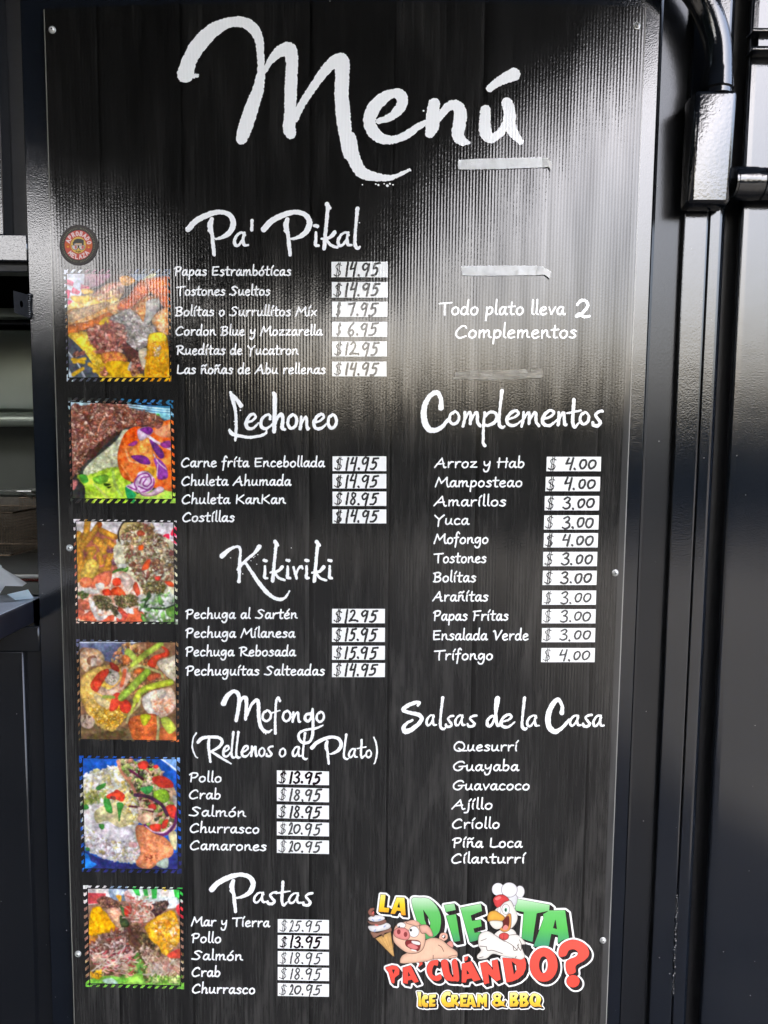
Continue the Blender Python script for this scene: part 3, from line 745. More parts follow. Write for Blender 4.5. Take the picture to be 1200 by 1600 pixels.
# serving shelf that sticks out of the window, foam box and papers on it
NAVY = plain('dark navy laminate', (.008, .009, .015), .4, 0, .2, 20, .1, .3); TOPM = plain('scuffed pale grey laminate', (.34, .37, .42), .4, 0, .2, 12, .1)
SH = empty('serving_shelf', (X_(40), 0, Z_(938, 50)), 'dark serving shelf with a pale grey top jutting out below the window', 'shelf')
xs1 = float(P([53.5], [950], 0.008)[0][0]); zt_ = float(P([53], [939], 0.0)[0][2])
box('shelf_board', -1.9, xs1, -0.42, 0.0075, zt_ - .050, zt_ - .0015, NAVY, SH, .004, 3)
box('shelf_top', -1.9, xs1 - .004, -0.415, 0.05, zt_ - .0015, zt_, TOPM, SH)
def slab(name, pix, Y_list, th, mat, label, cat):
    pts = [Vector(PP(a, b, y)) for (a, b), y in zip(pix, Y_list)]
    bm = bmesh.new(); vs3 = [bm.verts.new(p) for p in pts]; bm.faces.new(vs3); bmesh.ops.solidify(bm, geom=bm.faces[:], thickness=th)
    o = bm_obj(name, bm, mat, None, False); o['label'] = label; o['category'] = cat; return o
FB = empty('foam_box', PP(10, 925, .12), 'open white foam takeaway box leaning over the serving shelf', 'takeaway box')
def slab_part(name, pix, Ys, th, mat, par):
    o = slab(name, pix, Ys, th, mat, 'x', 'x'); del o['label']; del o['category']; adopt(o, par)
slab_part('lid', [(-40, 860), (2, 886), (42, 911), (35, 916), (8, 915.5), (-40, 912)], [.16, .14, .10, .08, .07, .06], .004, FOAM, FB)
slab_part('lid_rim', [(-40, 858), (3, 884), (2, 890), (-40, 866)], [.155, .135, .12, .14], .004, FOAM, FB)
slab_part('tray', [(-40, 912), (8, 915.5), (-2, 930), (-40, 934)], [.06, .07, .0, -.02], .004, FOAM, FB)
slab('paper_sheet', [(11, 928.5), (44, 921), (53, 935), (24, 937.5)], [.02, .03, -.01, -.02], .0012, PAPER, 'pale blue paper sheet lying on the corner of the serving shelf', 'paper')
slab('paper_sheet', [(46, 929.5), (61, 929.5), (62, 972), (54, 972)], [.058, .058, .058, .058], .0012, PAPER, 'pale blue paper strip standing upright beside the window jamb', 'paper')
slab('grey_cloth', [(-60, 936), (12, 929), (30, 938), (-60, 950)], [.02, .04, -.01, -.06], .003, plain('grey cloth', (.30, .32, .33), .9, 0, .1, 30, .2), 'grey cloth folded flat on the serving shelf', 'cloth')
# ------------------------------------------------------------------ menu items
S1 = 0.178
def items(rows, scale, slope=0.0, r=1.22):
    for t, a, b, y in rows:
        write_line(t, a, b, y, scale, BRD, slope, r, label='handwritten item reading ' + t)
items([('Papas Estrambóticas', 271, 455, 430.5), ('Tostones Sueltos', 274, 422, 461.5), ('Bolitas o Surrullitos Mix', 272.5, 495, 493.5),
       ('Cordon Blue y Mozzarella', 274, 505, 524), ('Rueditas de Yucatron', 274, 467, 554), ('Las ñoñas de Abu rellenas', 276, 509, 584)], S1)
items([('Todo plato lleva', 684, 884.5, 491.7), ('Complementos', 711.5, 901, 528)], 0.245, 0, 1.45)
items([('Carne frita Encebollada', 283, 508.5, 729.5), ('Chuleta Ahumada', 283.5, 456, 758.5), ('Chuleta KanKan', 284, 447, 787), ('Costillas', 285, 366.6, 815)], S1)
items([('Pechuga al Sartén', 288.6, 465.5, 966.5), ('Pechuga Milanesa', 288.6, 462, 996), ('Pechuga Rebosada', 288.6, 463, 1025), ('Pechuguitas Salteadas', 289, 507.6, 1055)], S1)
items([('Arroz y Hab', 678, 819, 730.7), ('Mamposteao', 679, 815.5, 760.7), ('Amarillos', 677, 790.7, 790.7), ('Yuca', 677.5, 734, 819.7), ('Mofongo', 677, 762.5, 849.3),
       ('Tostones', 676.5, 760, 879.3), ('Bolitas', 675.5, 744, 909.3), ('Arañitas', 675, 763, 939.3), ('Papas Fritas', 675.5, 794.5, 969.3), ('Ensalada Verde', 676, 826, 1000), ('Trifongo', 677, 769.5, 1031)], 0.19)
items([('Quesurri', 708.5, 810, 1173.3), ('Guayaba', 708, 812, 1204.3), ('Guavacoco', 707.5, 827, 1234.3), ('Ajillo', 705, 769, 1264.3), ('Criollo', 706.5, 780, 1294.3), ('Piña Loca', 705.5, 817, 1324), ('Cilanturri', 705.5, 821.5, 1348.7)], 0.185)
items([('Pollo', 294.5, 345.5, 1221.5), ('Crab', 295.5, 344.5, 1248), ('Salmón', 294.5, 385, 1275), ('Churrasco', 296.5, 404.5, 1300.5), ('Camarones', 297, 416.5, 1327.5)], S1, 0.015)
items([('Mar y Tierra', 298, 422.5, 1446.5), ('Pollo', 298, 345, 1472.5), ('Salmón', 298.5, 380, 1499.5), ('Crab', 299.5, 344, 1525.5), ('Churrasco', 300, 398, 1551.5)], S1, 0.015)
# the larger figure 2
f = Field(890, 460, 932, 506, 0.45)
f.stroke([(902, 476, 2.2), (908, 469.5, 2.3), (916, 471, 2.4), (918, 479, 2.4), (908, 491, 2.4), (901, 494.5, 2.4)]); f.stroke([(901, 493, 2.2), (906, 490, 2.2), (912, 495, 2.4), (921, 494, 2.2)])
f.rough(0.2, 2, RNG); sheet('menu_line', f.F, f.x0, f.y0, f.c, WHITE, 0.0004, BRD)['label'] = 'large figure 2'

# ------------------------------------------------------------------ brush titles: glyphs in a 100 unit x-height box, third number is the brush radius
BR = {
'a': (100, "88,80,9 66,100,9 34,84,10 10,44,12 16,8,12 40,6,10 66,42,8 86,88,8;84,98,10 76,52,11 84,10,12 112,8,8"),
'c': (100, "80,66,10 78,92,11 52,96,10 18,62,12 12,20,13 36,-2,12 70,8,9 104,36,6"),
'd': (100, "70,64,8 44,74,9 12,44,11 12,8,12 34,4,10 62,52,9 86,150,10 92,205,13 76,196,12 72,120,12 76,40,12 88,6,11 108,14,8"),
'e': (100, "18,42,9 60,56,9 86,82,10 68,102,11 34,86,12 8,44,13 16,6,13 50,-4,12 80,10,9 112,40,6"),
'f': (100, "96,176,12 78,206,12 58,176,11 50,90,11 46,-20,12 50,-112,14;4,68,7 94,92,7"),
'h': (100, "22,222,12 30,205,14 30,110,13 26,-10,13;26,14,7 50,74,9 76,94,12 86,66,11 82,14,12 100,2,9"),
'i': (60, "34,100,10 34,50,12 32,10,13 54,4,10;26,150,13 44,146,14"),
'k': (100, "36,282,15 42,262,13 32,140,12 20,-6,14;84,96,15 56,66,11 6,56,8;30,58,9 60,16,10 100,0,9;36,280,15 56,256,10"),
'l': (60, "60,262,15 52,200,12 40,100,11 36,20,13 62,-6,13 84,2,8"),
'm': (150, "20,92,10 18,44,10 8,-4,11;16,30,7 40,84,9 54,84,10 52,14,11;54,28,7 80,84,9 94,84,11 96,26,11 112,-2,11"),
'n': (100, "22,96,11 20,50,12 14,4,13;20,28,8 50,82,9 72,92,12 76,36,12 84,2,12 102,8,7"),
'o': (80, "50,100,10 16,76,11 8,28,12 40,0,12 78,24,12 84,70,11 56,98,10 34,82,8"),
'p': (100, "34,92,9 28,20,10 26,-70,9 26,-112,11 34,-128,12;28,52,7 56,92,10 88,84,11 88,36,12 52,6,10 34,10,8"),
'r': (80, "14,92,10 28,50,12 42,4,12;38,34,8 56,78,10 84,98,11 96,80,8"),
's': (90, "98,96,11 66,92,10 38,72,10 56,48,11 80,22,12 58,0,12 20,4,12 14,20,11"),
't': (100, "52,196,13 46,100,13 42,28,13 60,-6,12 96,24,7;-10,96,7 50,106,9 116,116,7"),
"'": (30, "15,190,12 14,120,12"),
'(': (40, "50,262,10 26,200,9 16,80,10 44,-30,10 62,-48,8"), ')': (40, "6,262,10 36,180,11 44,60,11 20,-40,9 6,-60,7"),
'P': (400, "10,150,29 85,212,28 210,262,27 320,280,22 410,258,24 448,200,27 420,134,27 360,96,20 290,76,12 268,78,9;238,226,20 222,176,27 240,120,17 250,40,19 262,-45,16;208,140,10 238,108,10"),
'R': (400, "10,150,22 70,190,22 180,200,20 280,196,20 330,160,20 290,105,20 190,60,14;160,190,16 150,120,20 160,50,18 175,-40,16;180,60,14 270,20,17 390,-35,14 450,-60,9"),
}
def brush_fields(f, ch, x0, x1, yb, xh, slope=0.0):
    """draw one brush glyph so that it spans x0..x1, baseline yb, x-height xh (pixels)"""
    st = [[tuple(float(t) for t in w.split(',')) for w in q.split()] for q in BR[ch][1].split(';')]
    lo = min(a - r_ for s_ in st for a, b, r_ in s_); hi = max(a + r_ for s_ in st for a, b, r_ in s_)
    sx = (x1 - x0) / (hi - lo); sy = xh / 100.0
    for s_ in st:
        f.stroke([(x0 + (a - lo) * sx, yb - b * sy, max(0.8, r_ * (sy * 0.95 if ch not in 'PR' else sx * 1.0))) for a, b, r_ in s_])
def raw_strokes(f, s, ox, oy, k):
    for q in s.split(';'):
        f.stroke([(ox + float(a) / k, oy + float(b) / k, float(r_) / k) for a, b, r_ in (w.split(',') for w in q.split())])
def title(text, box_, glyphs, raws=(), dots=(), rough=0.45, cell=0.5, lift=0.0004):
    f = Field(*box_, cell)
    for g_ in glyphs: brush_fields(f, *g_)
    for r_ in raws: raw_strokes(f, *r_)
    f.rough(rough, 2.2, RNG)
    for (x, y, r_) in dots: f.seg((x, y, r_), (x + 0.4, y + 0.2, r_))
    o = sheet('title', f.F, f.x0, f.y0, cell, WHITE, lift, BRD); o['label'] = 'brush lettered title reading ' + text
def G(ox, oy, k, yb, xh, rows):
    """glyph rows given in crop pixels"""
    out = []
    for r_ in rows:
        ch, a, b = r_[:3]; y_ = r_[3] if len(r_) > 3 else yb; h_ = r_[4] if len(r_) > 4 else xh
        out.append((ch, ox + a / k, ox + b / k, oy + y_ / k, h_ / k))
    return out
# Menú, traced stroke by stroke
title('Menú', (255, 15, 880, 305), [], [
    ("118,425,52 145,335,46 205,235,49 290,150,44 385,103,33 470,97,33 540,135,34 578,205,28 588,300,23 592,400,24 572,520,36 528,650,44 492,760,44 470,825,36;"
     "172,435,14 196,432,9;610,410,14 655,335,22 712,280,36 768,268,42 785,345,38 780,450,38 776,560,38 772,680,36 768,760,40 775,795,34;"
     "800,700,26 850,605,24 920,500,26 1000,390,32 1065,338,40 1100,345,44 1098,450,44 1095,560,44 1105,680,46 1120,800,42 1150,920,46", 260, 10, 4.0),
    ("20,480,38 45,590,36 90,668,32 180,695,22 260,694,14 352,655,8;"
     "180,387,14 255,358,22 308,300,30 305,245,32 262,232,24 210,258,32 158,310,36 132,380,34 150,440,34 200,482,28 265,488,22 330,465,22 390,422,20 436,395,16;"
     "488,290,32 482,350,36 478,410,38 464,455,24;512,372,18 560,312,24 605,298,30 632,335,36 628,400,36 620,460,34 642,495,26 680,503,8;"
     "772,325,28 768,400,32 775,455,34 805,480,26 850,452,22 885,400,22;890,285,30 905,340,34 905,400,34 930,455,26 965,500,16;"
     "795,205,20 850,165,26 928,128,36", 540, 80, 3.53)],
    dots=[(591, 289, 1.6), (587, 287.5, 1.2), (605, 290, 2.0), (609, 287, 1.4), (614, 288.5, 1.0), (566, 288.5, 1.0), (600, 287, 0.9), (661.5, 173, 1.3)], rough=0.9, cell=0.7)
title("Pa' Pikal", (285, 312, 570, 402), G(280, 310, 4.0, 298, 85, [('P', 38, 356, 315, 82), ('a', 336, 436), ("'", 444, 464, 300, 85), ('P', 510, 832, 315, 82), ('i', 836, 880), ('k', 884, 996, 306, 96), ('a', 984, 1086), ('l', 1090, 1134, 305, 92)]),
      dots=[(561.5, 348, .8), (375, 322, .1)])
title('Lechoneo', (352, 605, 532, 696), G(340, 600, 6.0, 415, 130, [('e', 252, 392), ('c', 390, 530), ('h', 508, 642, 430, 155), ('o', 646, 752), ('n', 762, 870, 425, 120), ('e', 888, 1036), ('o', 1026, 1122)]),
      [("122,78,14 148,170,17 168,260,14 174,360,13 172,440,14 166,530,11;126,90,14 175,140,17 220,205,20;112,432,13 140,468,18 220,490,14 310,500,14 400,486,13 452,460,12 458,430,8", 340, 600, 6.0)],
      dots=[(375.5, 641, 1), (366, 658.5, 0.9), (366.5, 663, .7)])
title('Kikiriki', (340, 842, 524, 942), G(340, 840, 6.0, 385, 115, [('i', 420, 478), ('k', 486, 640, 398, 128), ('i', 632, 692), ('r', 700, 806, 385, 118), ('i', 812, 866), ('k', 876, 1030, 400, 128), ('i', 1028, 1084)]),
      [("42,172,24 100,120,18 160,88,12 200,90,13 214,130,13 208,200,14 204,300,16 204,360,13 200,410,18;390,86,22 340,150,13 280,200,14 230,250,13 190,300,12;258,230,12 310,310,15 370,400,17 440,490,20 520,560,16 590,580,16 640,555,11 674,500,6", 340, 840, 6.0)],
      dots=[(393, 870, .7), (396, 871, .8), (398, 869, .6), (402.5, 866.5, .7), (360, 871.5, .7), (401, 881.5, .7), (379, 896.5, .8), (455, 856, .6), (392, 876, .6)])
title('Mofongo', (342, 1072, 512, 1166), G(290, 1070, 3.87, 222, 68, [('o', 458, 522, 220, 66), ('f', 512, 578, 218, 68), ('o', 582, 640, 220, 64), ('n', 640, 700, 226, 62), ('o', 786, 842, 224, 62)]),
      [("230,112,17 252,68,14 288,40,11 316,52,12 324,95,11 318,150,12 306,215,11;328,105,7 345,80,9 364,78,11 368,110,11 366,160,10 362,208,9;370,190,6 396,125,8 428,92,10 440,110,11 442,180,11 450,240,11 470,275,11 500,285,8 522,272,4;"
        "756,175,9 730,180,8 722,205,9 740,220,8 760,195,7 768,145,7;768,150,7 770,220,8 768,300,9 748,345,8 708,350,9 684,320,9 690,290,8 730,272,7 790,262,7 830,245,4", 290, 1070, 3.87)],
      dots=[(412, 1145, .8), (415, 1146.5, 1.), (418, 1145, .7)], lift=0.00045, rough=0.35)
title('(Rellenos o al Plato)', (294, 1140, 598, 1198), G(290, 1070, 3.87, 432, 62, [('(', 34, 78, 418, 48), ('R', 64, 280, 440, 62), ('e', 222, 276), ('l', 272, 304, 438, 58), ('l', 300, 336, 438, 58), ('e', 334, 394), ('n', 392, 438), ('o', 440, 482, 432, 52), ('s', 484, 532),
       ('o', 564, 608, 434, 50), ('a', 642, 704, 434, 60), ('l', 702, 740, 446, 58), ('P', 752, 952, 456, 50), ('l', 950, 990, 446, 55), ('a', 982, 1042, 440, 54), ('t', 1034, 1096, 438, 54), ('o', 1088, 1126, 440, 46), (')', 1134, 1162, 448, 50)]), rough=0.35)
title('Pastas', (322, 1362, 496, 1428), G(320, 1360, 6.667, 340, 110, [('P', 44, 530, 375, 118), ('a', 500, 650, 338, 108), ('s', 642, 756, 348, 125), ('t', 738, 892, 355, 120), ('a', 864, 1016, 345, 108), ('s', 1014, 1132, 362, 130)]), rough=0.4)
title('Complementos', (650, 602, 950, 704), G(640, 600, 3.75, 240, 82, [('o', 226, 296, 235, 74), ('m', 302, 424, 244, 86), ('p', 418, 520, 248, 88), ('l', 516, 562, 250, 80), ('e', 560, 666), ('m', 646, 768, 243, 84), ('e', 768, 872, 240, 84), ('n', 862, 926, 242, 78), ('t', 918, 1008, 248, 80), ('o', 992, 1056, 236, 72), ('s', 1066, 1136, 244, 88)]),
      [("184,140,16 184,90,12 160,50,14 118,72,14 88,130,16 84,200,18 106,258,18 146,272,15 190,250,12 228,205,9", 640, 600, 3.75)])
title('Salsas de la Casa', (620, 1084, 950, 1156), G(620, 1080, 3.53, 190, 58, [('a', 158, 222), ('l', 232, 272, 204, 64), ('s', 266, 316, 196, 62), ('a', 316, 382), ('s', 384, 446, 194, 62), ('d', 492, 578, 194, 76), ('e', 566, 656, 196, 66), ('l', 684, 722, 205, 64), ('a', 712, 790, 194, 60), ('a', 948, 1022, 192, 58), ('s', 1022, 1080, 194, 66), ('a', 1078, 1146, 194, 60)]),
      [("116,78,8 124,62,8 96,64,10 50,86,11 36,106,10 70,118,10 120,130,11 138,150,11 120,180,11 80,212,13 46,222,14 38,200,11 56,176,8 86,160,6;"
        "910,120,13 912,80,9 888,46,11 856,80,14 836,130,15 838,190,15 868,222,14 904,208,10 950,160,8", 620, 1080, 3.53)], rough=0.4)

# ------------------------------------------------------------------ price boxes with felt pen figures
DG = {
'$': "80,82,8 50,92,8 22,74,8 40,52,8 74,36,8 66,12,9 34,4,8 6,14,8;44,104,7 36,-4,7;62,104,7 54,-4,7",
'0': "58,90,11 22,80,12 8,40,12 30,6,12 66,14,12 86,52,12 76,84,12 46,92,11",
'1': "60,98,12 48,50,12 40,2,12",
'2': "14,80,11 44,98,11 72,82,11 56,44,11 10,6,11;10,6,11 50,12,11 92,10,11",
'3': "14,84,11 48,98,11 74,84,11 56,60,11 36,54,10;40,54,10 76,42,11 74,14,12 38,2,11 8,12,11",
'4': "34,98,12 12,52,11;12,52,11 70,56,10;84,98,12 62,2,12",
'5': "90,96,12 40,92,12;40,92,12 28,56,11;28,56,11 66,60,12 70,28,12 44,6,12 12,4,12",
'6': "66,98,11 30,66,12 14,24,12 44,2,12 76,20,12 62,46,11 26,36,10",
'7': "8,88,12 50,90,12 82,96,12;82,96,12 66,50,12 52,4,12",
'8': "70,86,10 38,96,10 22,74,10 50,52,10 72,26,11 44,2,11 14,20,11 40,50,10 72,72,10 66,90,10",
'9': "76,84,11 46,98,11 14,72,12 30,48,11 64,62,10 80,90,11;80,92,12 72,46,12 60,0,12",
'.': "40,8,14 50,4,12",
}
L5 = [(0.035, .205), (.235, .31), (.325, .46), (.47, .52), (.535, .69), (.70, .86)]      # $14.95
L4 = [(0.02, .20), (.33, .50), (.50, .56), (.60, .74), (.76, .92)]                        # $4.00
VINYL = (0.82, 0.83, 0.81)
def price(x0, y0, x1, h, text, ink=(0.045, 0.044, 0.043), w=0.95, slope=0.0, slots=None, skew=0.0, fade=0.0, group=0):
    F_ = Field(x0 - 2, y0 - 2, x1 + 2, y0 + h + abs(slope) * (x1 - x0) + 3, 0.5)
    p4 = [(x0, y0), (x1, y0 + slope * (x1 - x0)), (x1 + skew, y0 + h + slope * (x1 - x0)), (x0 + skew, y0 + h)]
    v = P([p[0] for p in p4], [p[1] for p in p4], -0.0004)
    o = raw_mesh('price_box', v, np.arange(4), np.array([0]), PRINT, None, np.tile(np.array(VINYL), (4, 1)))
    adopt(o, BRD); o['label'] = 'white price box reading ' + text
    W = x1 - x0
    slots = slots or (L5 if len(text) == 6 else (L4 if text[-1] == '0' else [(0.08, .17), (.28, .43), (.44, .50), (.51, .66), (.66, .84)]))
    f = Field(x0 - 5, y0 - 5, x1 + 5, y0 + h + 8, 0.4)
    for ch, (a, b) in zip(text, slots):
        for rep in range(2 if ch == '$' and w > 0.9 else 1):
            dy = random.uniform(-.6, .6); sc = random.uniform(.78, .90) * (0.82 if ch == '0' else 1)
            ww = w * (0.55 if ch == '$' else 1.0); jx = random.uniform(-.5, .5)
            for q in DG[ch].split(';'):
                pts = []
                for t in q.split():
                    u, v_, r_ = (float(z) for z in t.split(','))
                    X = x0 + W * (a + (b - a) * u / 100) + (v_ - 50) * 0.018 + jx + random.uniform(-.25, .25)
                    Y = y0 + h * 0.5 + dy + slope * (X - x0) - (v_ - 50) / 100 * h * sc + random.uniform(-.25, .25)
                    pts.append((X, Y, max(.62, ww * r_ / 7.2)))
                f.stroke(pts)
    f.rough(0.30, 2.0, RNG)
    if fade > 0:
        f.F += fade * (vnoise(f.F.shape, 3 / f.c, RNG) > 0.62) 
    ik = np.array(ink)
    nz = vnoise(f.F.shape, 5, RNG, 2)
    def colf(px, py):
        j = np.clip(((py - f.y0) / f.c).astype(int), 0, f.h - 1); i = np.clip(((px - f.x0) / f.c).astype(int), 0, f.w - 1)
        return ik[None, :] * (0.6 + 0.9 * nz[j, i])[:, None]
    s_ = sheet('figures', f.F, f.x0, f.y0, f.c, colf, 0.0008, None)
    if s_: s_.parent = o; s_.location = (0, 0, 0)
INK = (0.032, 0.031, 0.030); THIN = (0.060, 0.060, 0.058); BLK = (0.012, 0.006, 0.008)
for y_, t_, a_, b_, h_ in ((409, '$14.95', 518, 606, 24.2), (440.6, '$14.95', 518.4, 605.8, 24.4), (471.3, '$7.95', 518.8, 605.4, 23.7), (502.9, '$6.95', 519, 605, 23.3), (533.4, '$12.95', 519, 604.4, 23.6), (565, '$14.95', 519, 604, 23)):
    price(a_, y_, b_, h_, t_, INK, 1.0)
for y_, t_, h_ in ((713, '$14.95', 23), (740.6, '$14.95', 22.6), (768.2, '$18.95', 22.3), (796, '$14.95', 21.8)):
    price(519.6, y_, 603.6, h_, t_, INK, 0.98)
for y_, t_, h_ in ((951.3, '$12.95', 22.6), (980.8, '$15.95', 22.2), (1009, '$15.95', 22), (1036, '$14.95', 22)):
    price(519, y_, 601.6, h_, t_, INK, 1.0, skew=-0.3)
for y_, t_, i_, w_, h_ in ((1203.6, '$13.95', BLK, 1.1, 21.5), (1230.2, '$18.95', THIN, .95, 21.6), (1257, '$18.95', INK, 1.0, 21.4), (1283.8, '$20.95', THIN, .88, 21.4), (1311.6, '$20.95', THIN, .86, 21)):
    price(432.6, y_, 514, h_, t_, i_, w_, slope=0.022)
for y_, t_, i_, w_, h_ in ((1436, '$25.95', THIN, .7, 20.9), (1461, '$13.95', BLK, 1.0, 20.8), (1486, '$18.95', THIN, .72, 20.7), (1510.9, '$18.95', THIN, .75, 20.4), (1536, '$20.95', THIN, .78, 20)):
    price(434, y_, 514, h_, t_, i_, w_, slope=0.02)
RX0 = [854.4, 852.8, 851.4, 850.4, 850, 849, 848.3, 847.5, 847, 847, 846]; RX1 = [939.4, 938, 936.6, 935.7, 934.6, 933.4, 932.6, 931.7, 931, 930.3, 929.7]
RY = [713.7, 745, 775, 805, 833, 862.3, 891.7, 922.7, 951.8, 981.2, 1012.5]
for i_, (a_, b_, y_) in enumerate(zip(RX0, RX1, RY)):
    price(a_, y_, b_, 22.6 - 0.05 * i_, '$4.00' if i_ in (0, 1, 4, 10) else '$3.00', THIN if i_ in (3, 4, 7, 8, 9, 10) else (0.045, .044, .043), 1.0 if i_ < 7 else .85, skew=-0.7, slots=L4)
# ------------------------------------------------------------------ printed pictures: painted in code onto a fine sheet of coloured points
class Canvas:
    def __init__(s, ox, oy, k, bounds, cell, seed):
        s.ox, s.oy, s.k = ox, oy, k; s.rng = np.random.default_rng(seed)
        a0, b0, a1, b1 = bounds; st = cell * k; s.st = st
        s.xs = np.arange(a0, a1 + st, st); s.ys = np.arange(b0, b1 + st, st)
        s.X, s.Y = np.meshgrid(s.xs, s.ys); s.h, s.w = s.X.shape
        s.rgb = np.zeros((s.h, s.w, 3)); s.alpha = np.zeros((s.h, s.w))
    def _win(s, x0, y0, x1, y1, m=0):
        i0 = max(0, int((x0 - m - s.xs[0]) / s.st)); i1 = min(s.w, int((x1 + m - s.xs[0]) / s.st) + 2)
        j0 = max(0, int((y0 - m - s.ys[0]) / s.st)); j1 = min(s.h, int((y1 + m - s.ys[0]) / s.st) + 2)
        return j0, j1, i0, i1
    def fill(s, col, tex=0.1, ts=40):
        n = vnoise((s.h, s.w), ts / s.st, s.rng, 3)
        s.rgb = np.array(col, float)[None, None] * (1 + tex * 2 * (n - 0.5))[..., None]; s.alpha[:] = 1
    def _put(s, w_, d, col, tex, ts, edge, soft=1.0, col2=None, hi=0.0):
        j0, j1, i0, i1 = w_
        a = np.clip(0.5 - d / (s.st * soft), 0, 1)[..., None]
        n = vnoise(d.shape, max(1.5, ts / s.st), s.rng, 3)
        c = np.array(col, float)[None, None]
        if col2 is not None:
            m = np.clip((n - 0.35) / 0.3, 0, 1)[..., None]; c = c * (1 - m) + np.array(col2, float)[None, None] * m
            n = vnoise(d.shape, max(1.5, ts / s.st * 0.5), s.rng, 2)
        c = c * (1 + tex * 2 * (n - 0.5))[..., None]
        if edge: c = c * (1 - edge * np.exp(np.minimum(d, 0) / (6 * s.st)))[..., None]
        if hi:
            n2 = vnoise(d.shape, max(1.2, ts * 0.3 / s.st), s.rng, 1); c = c + hi * 255 * np.clip((n2 - 0.78) / 0.15, 0, 1)[..., None]
        s.rgb[j0:j1, i0:i1] = s.rgb[j0:j1, i0:i1] * (1 - a) + c * a
        s.alpha[j0:j1, i0:i1] = np.maximum(s.alpha[j0:j1, i0:i1], a[..., 0])
    def poly(s, pts, col, tex=0.12, ts=22, edge=0.35, smooth=True, wob=0.0, col2=None, soft=1.4, hi=0.0, line=None, lw=0):
        p = [tuple(float(v) for v in q.split(',')) for q in pts.split()] if isinstance(pts, str) else pts
        q = cr(p, 6 * s.st, closed=True)[:, :2] if smooth else np.asarray(p)[:, :2]
        w_ = s._win(q[:, 0].min(), q[:, 1].min(), q[:, 0].max(), q[:, 1].max(), 4 * s.st + wob + lw)
        j0, j1, i0, i1 = w_
        if i1 - i0 < 2 or j1 - j0 < 2: return
        d = poly_sdf(s.X[j0:j1, i0:i1], s.Y[j0:j1, i0:i1], q)
        if wob: d = d + (vnoise(d.shape, max(1.5, wob * 1.2 / s.st), s.rng, 2) - 0.5) * 2 * wob
        if line is not None: s._put(w_, d - lw, line, 0.05, ts, 0, soft)
        s._put(w_, d, col, tex, ts, edge, soft, col2, hi)
    def line(s, pts, col, r, tex=0.05, edge=0.0, soft=1.4, col2=None):
        p = [tuple(float(v) for v in q.split(',')) for q in pts.split()] if isinstance(pts, str) else pts
        p = [(q[0], q[1], q[2] if len(q) > 2 else r) for q in p]
        q = cr(p, 5 * s.st)
        w_ = s._win(q[:, 0].min(), q[:, 1].min(), q[:, 0].max(), q[:, 1].max(), 4 * s.st + q[:, 2].max())
        j0, j1, i0, i1 = w_
        if i1 - i0 < 2 or j1 - j0 < 2: return
        X, Y = s.X[j0:j1, i0:i1], s.Y[j0:j1, i0:i1]; d = np.full(X.shape, 1e9)
        for a, b in zip(q, q[1:]):
            dx, dy = b[0] - a[0], b[1] - a[1]; L2 = dx * dx + dy * dy + 1e-9
            t = np.clip(((X - a[0]) * dx + (Y - a[1]) * dy) / L2, 0, 1)
            np.minimum(d, np.hypot(X - a[0] - t * dx, Y - a[1] - t * dy) - (a[2] + (b[2] - a[2]) * t), out=d)
        s._put(w_, d, col, tex, 15, edge, soft, col2)
    def bits(s, pts, n, r0, r1, pal, elong=1.8, dark=0.35, ang=None, jit=18):
        """many small lit crumbs scattered in a region"""
        p = [tuple(float(v) for v in q.split(',')) for q in pts.split()]
        q = cr(p, 10 * s.st, closed=True)[:, :2]
        x0, y0 = q.min(0); x1, y1 = q.max(0)
        n = int(n * 1.9); r0, r1 = r0 * .62, r1 * .62; dark *= .5; jit *= .6
        c = np.stack([s.rng.uniform(x0, x1, n * 3), s.rng.uniform(y0, y1, n * 3)], 1)
        d = poly_sdf(c[:, 0][None], c[:, 1][None], q)[0]; c = c[d < 0][:n]
        for (x, y) in c:
            r = r0 * .7 + (r1 * 1.15 - r0 * .7) * s.rng.random() ** 2; e = s.rng.uniform(1, elong * 1.35); th = (ang if ang is not None else s.rng.uniform(0, np.pi)) + s.rng.normal(0, .35)
            w_ = s._win(x, y, x, y, r * e + 3 * s.st); j0, j1, i0, i1 = w_
            if i1 - i0 < 2 or j1 - j0 < 2: continue
            dx, dy = s.X[j0:j1, i0:i1] - x, s.Y[j0:j1, i0:i1] - y
            u = (dx * np.cos(th) + dy * np.sin(th)) / e; v = -dx * np.sin(th) + dy * np.cos(th)
            k_ = s.rng.uniform(.6, 1.3)
            rr = np.sqrt(u * u + v * v) * (1 + 0.18 * np.sin(3 * np.arctan2(v, u) + k_ * 9)); d_ = rr - r
            col = np.array(pal[s.rng.integers(len(pal))], float) + s.rng.normal(0, jit)
            a0_ = np.clip(0.5 - (d_ - 0.8 * s.st - r * .12) / (s.st * 1.6), 0, 1)[..., None] * dark
            reg = s.rgb[j0:j1, i0:i1]; reg = reg * (1 - a0_)
            a = np.clip(0.5 - d_ / (s.st * 1.3), 0, 1)[..., None]
            sh = np.clip(1.0 - 0.16 * (dx + dy * 1.4) / (r * e + 1e-6), 0.55, 1.4)[..., None]
            a = a * s.rng.uniform(.55, 1.0); s.rgb[j0:j1, i0:i1] = reg * (1 - a) + np.clip(col, 0, 255) * sh * a
            s.alpha[j0:j1, i0:i1] = np.maximum(s.alpha[j0:j1, i0:i1], a[..., 0])
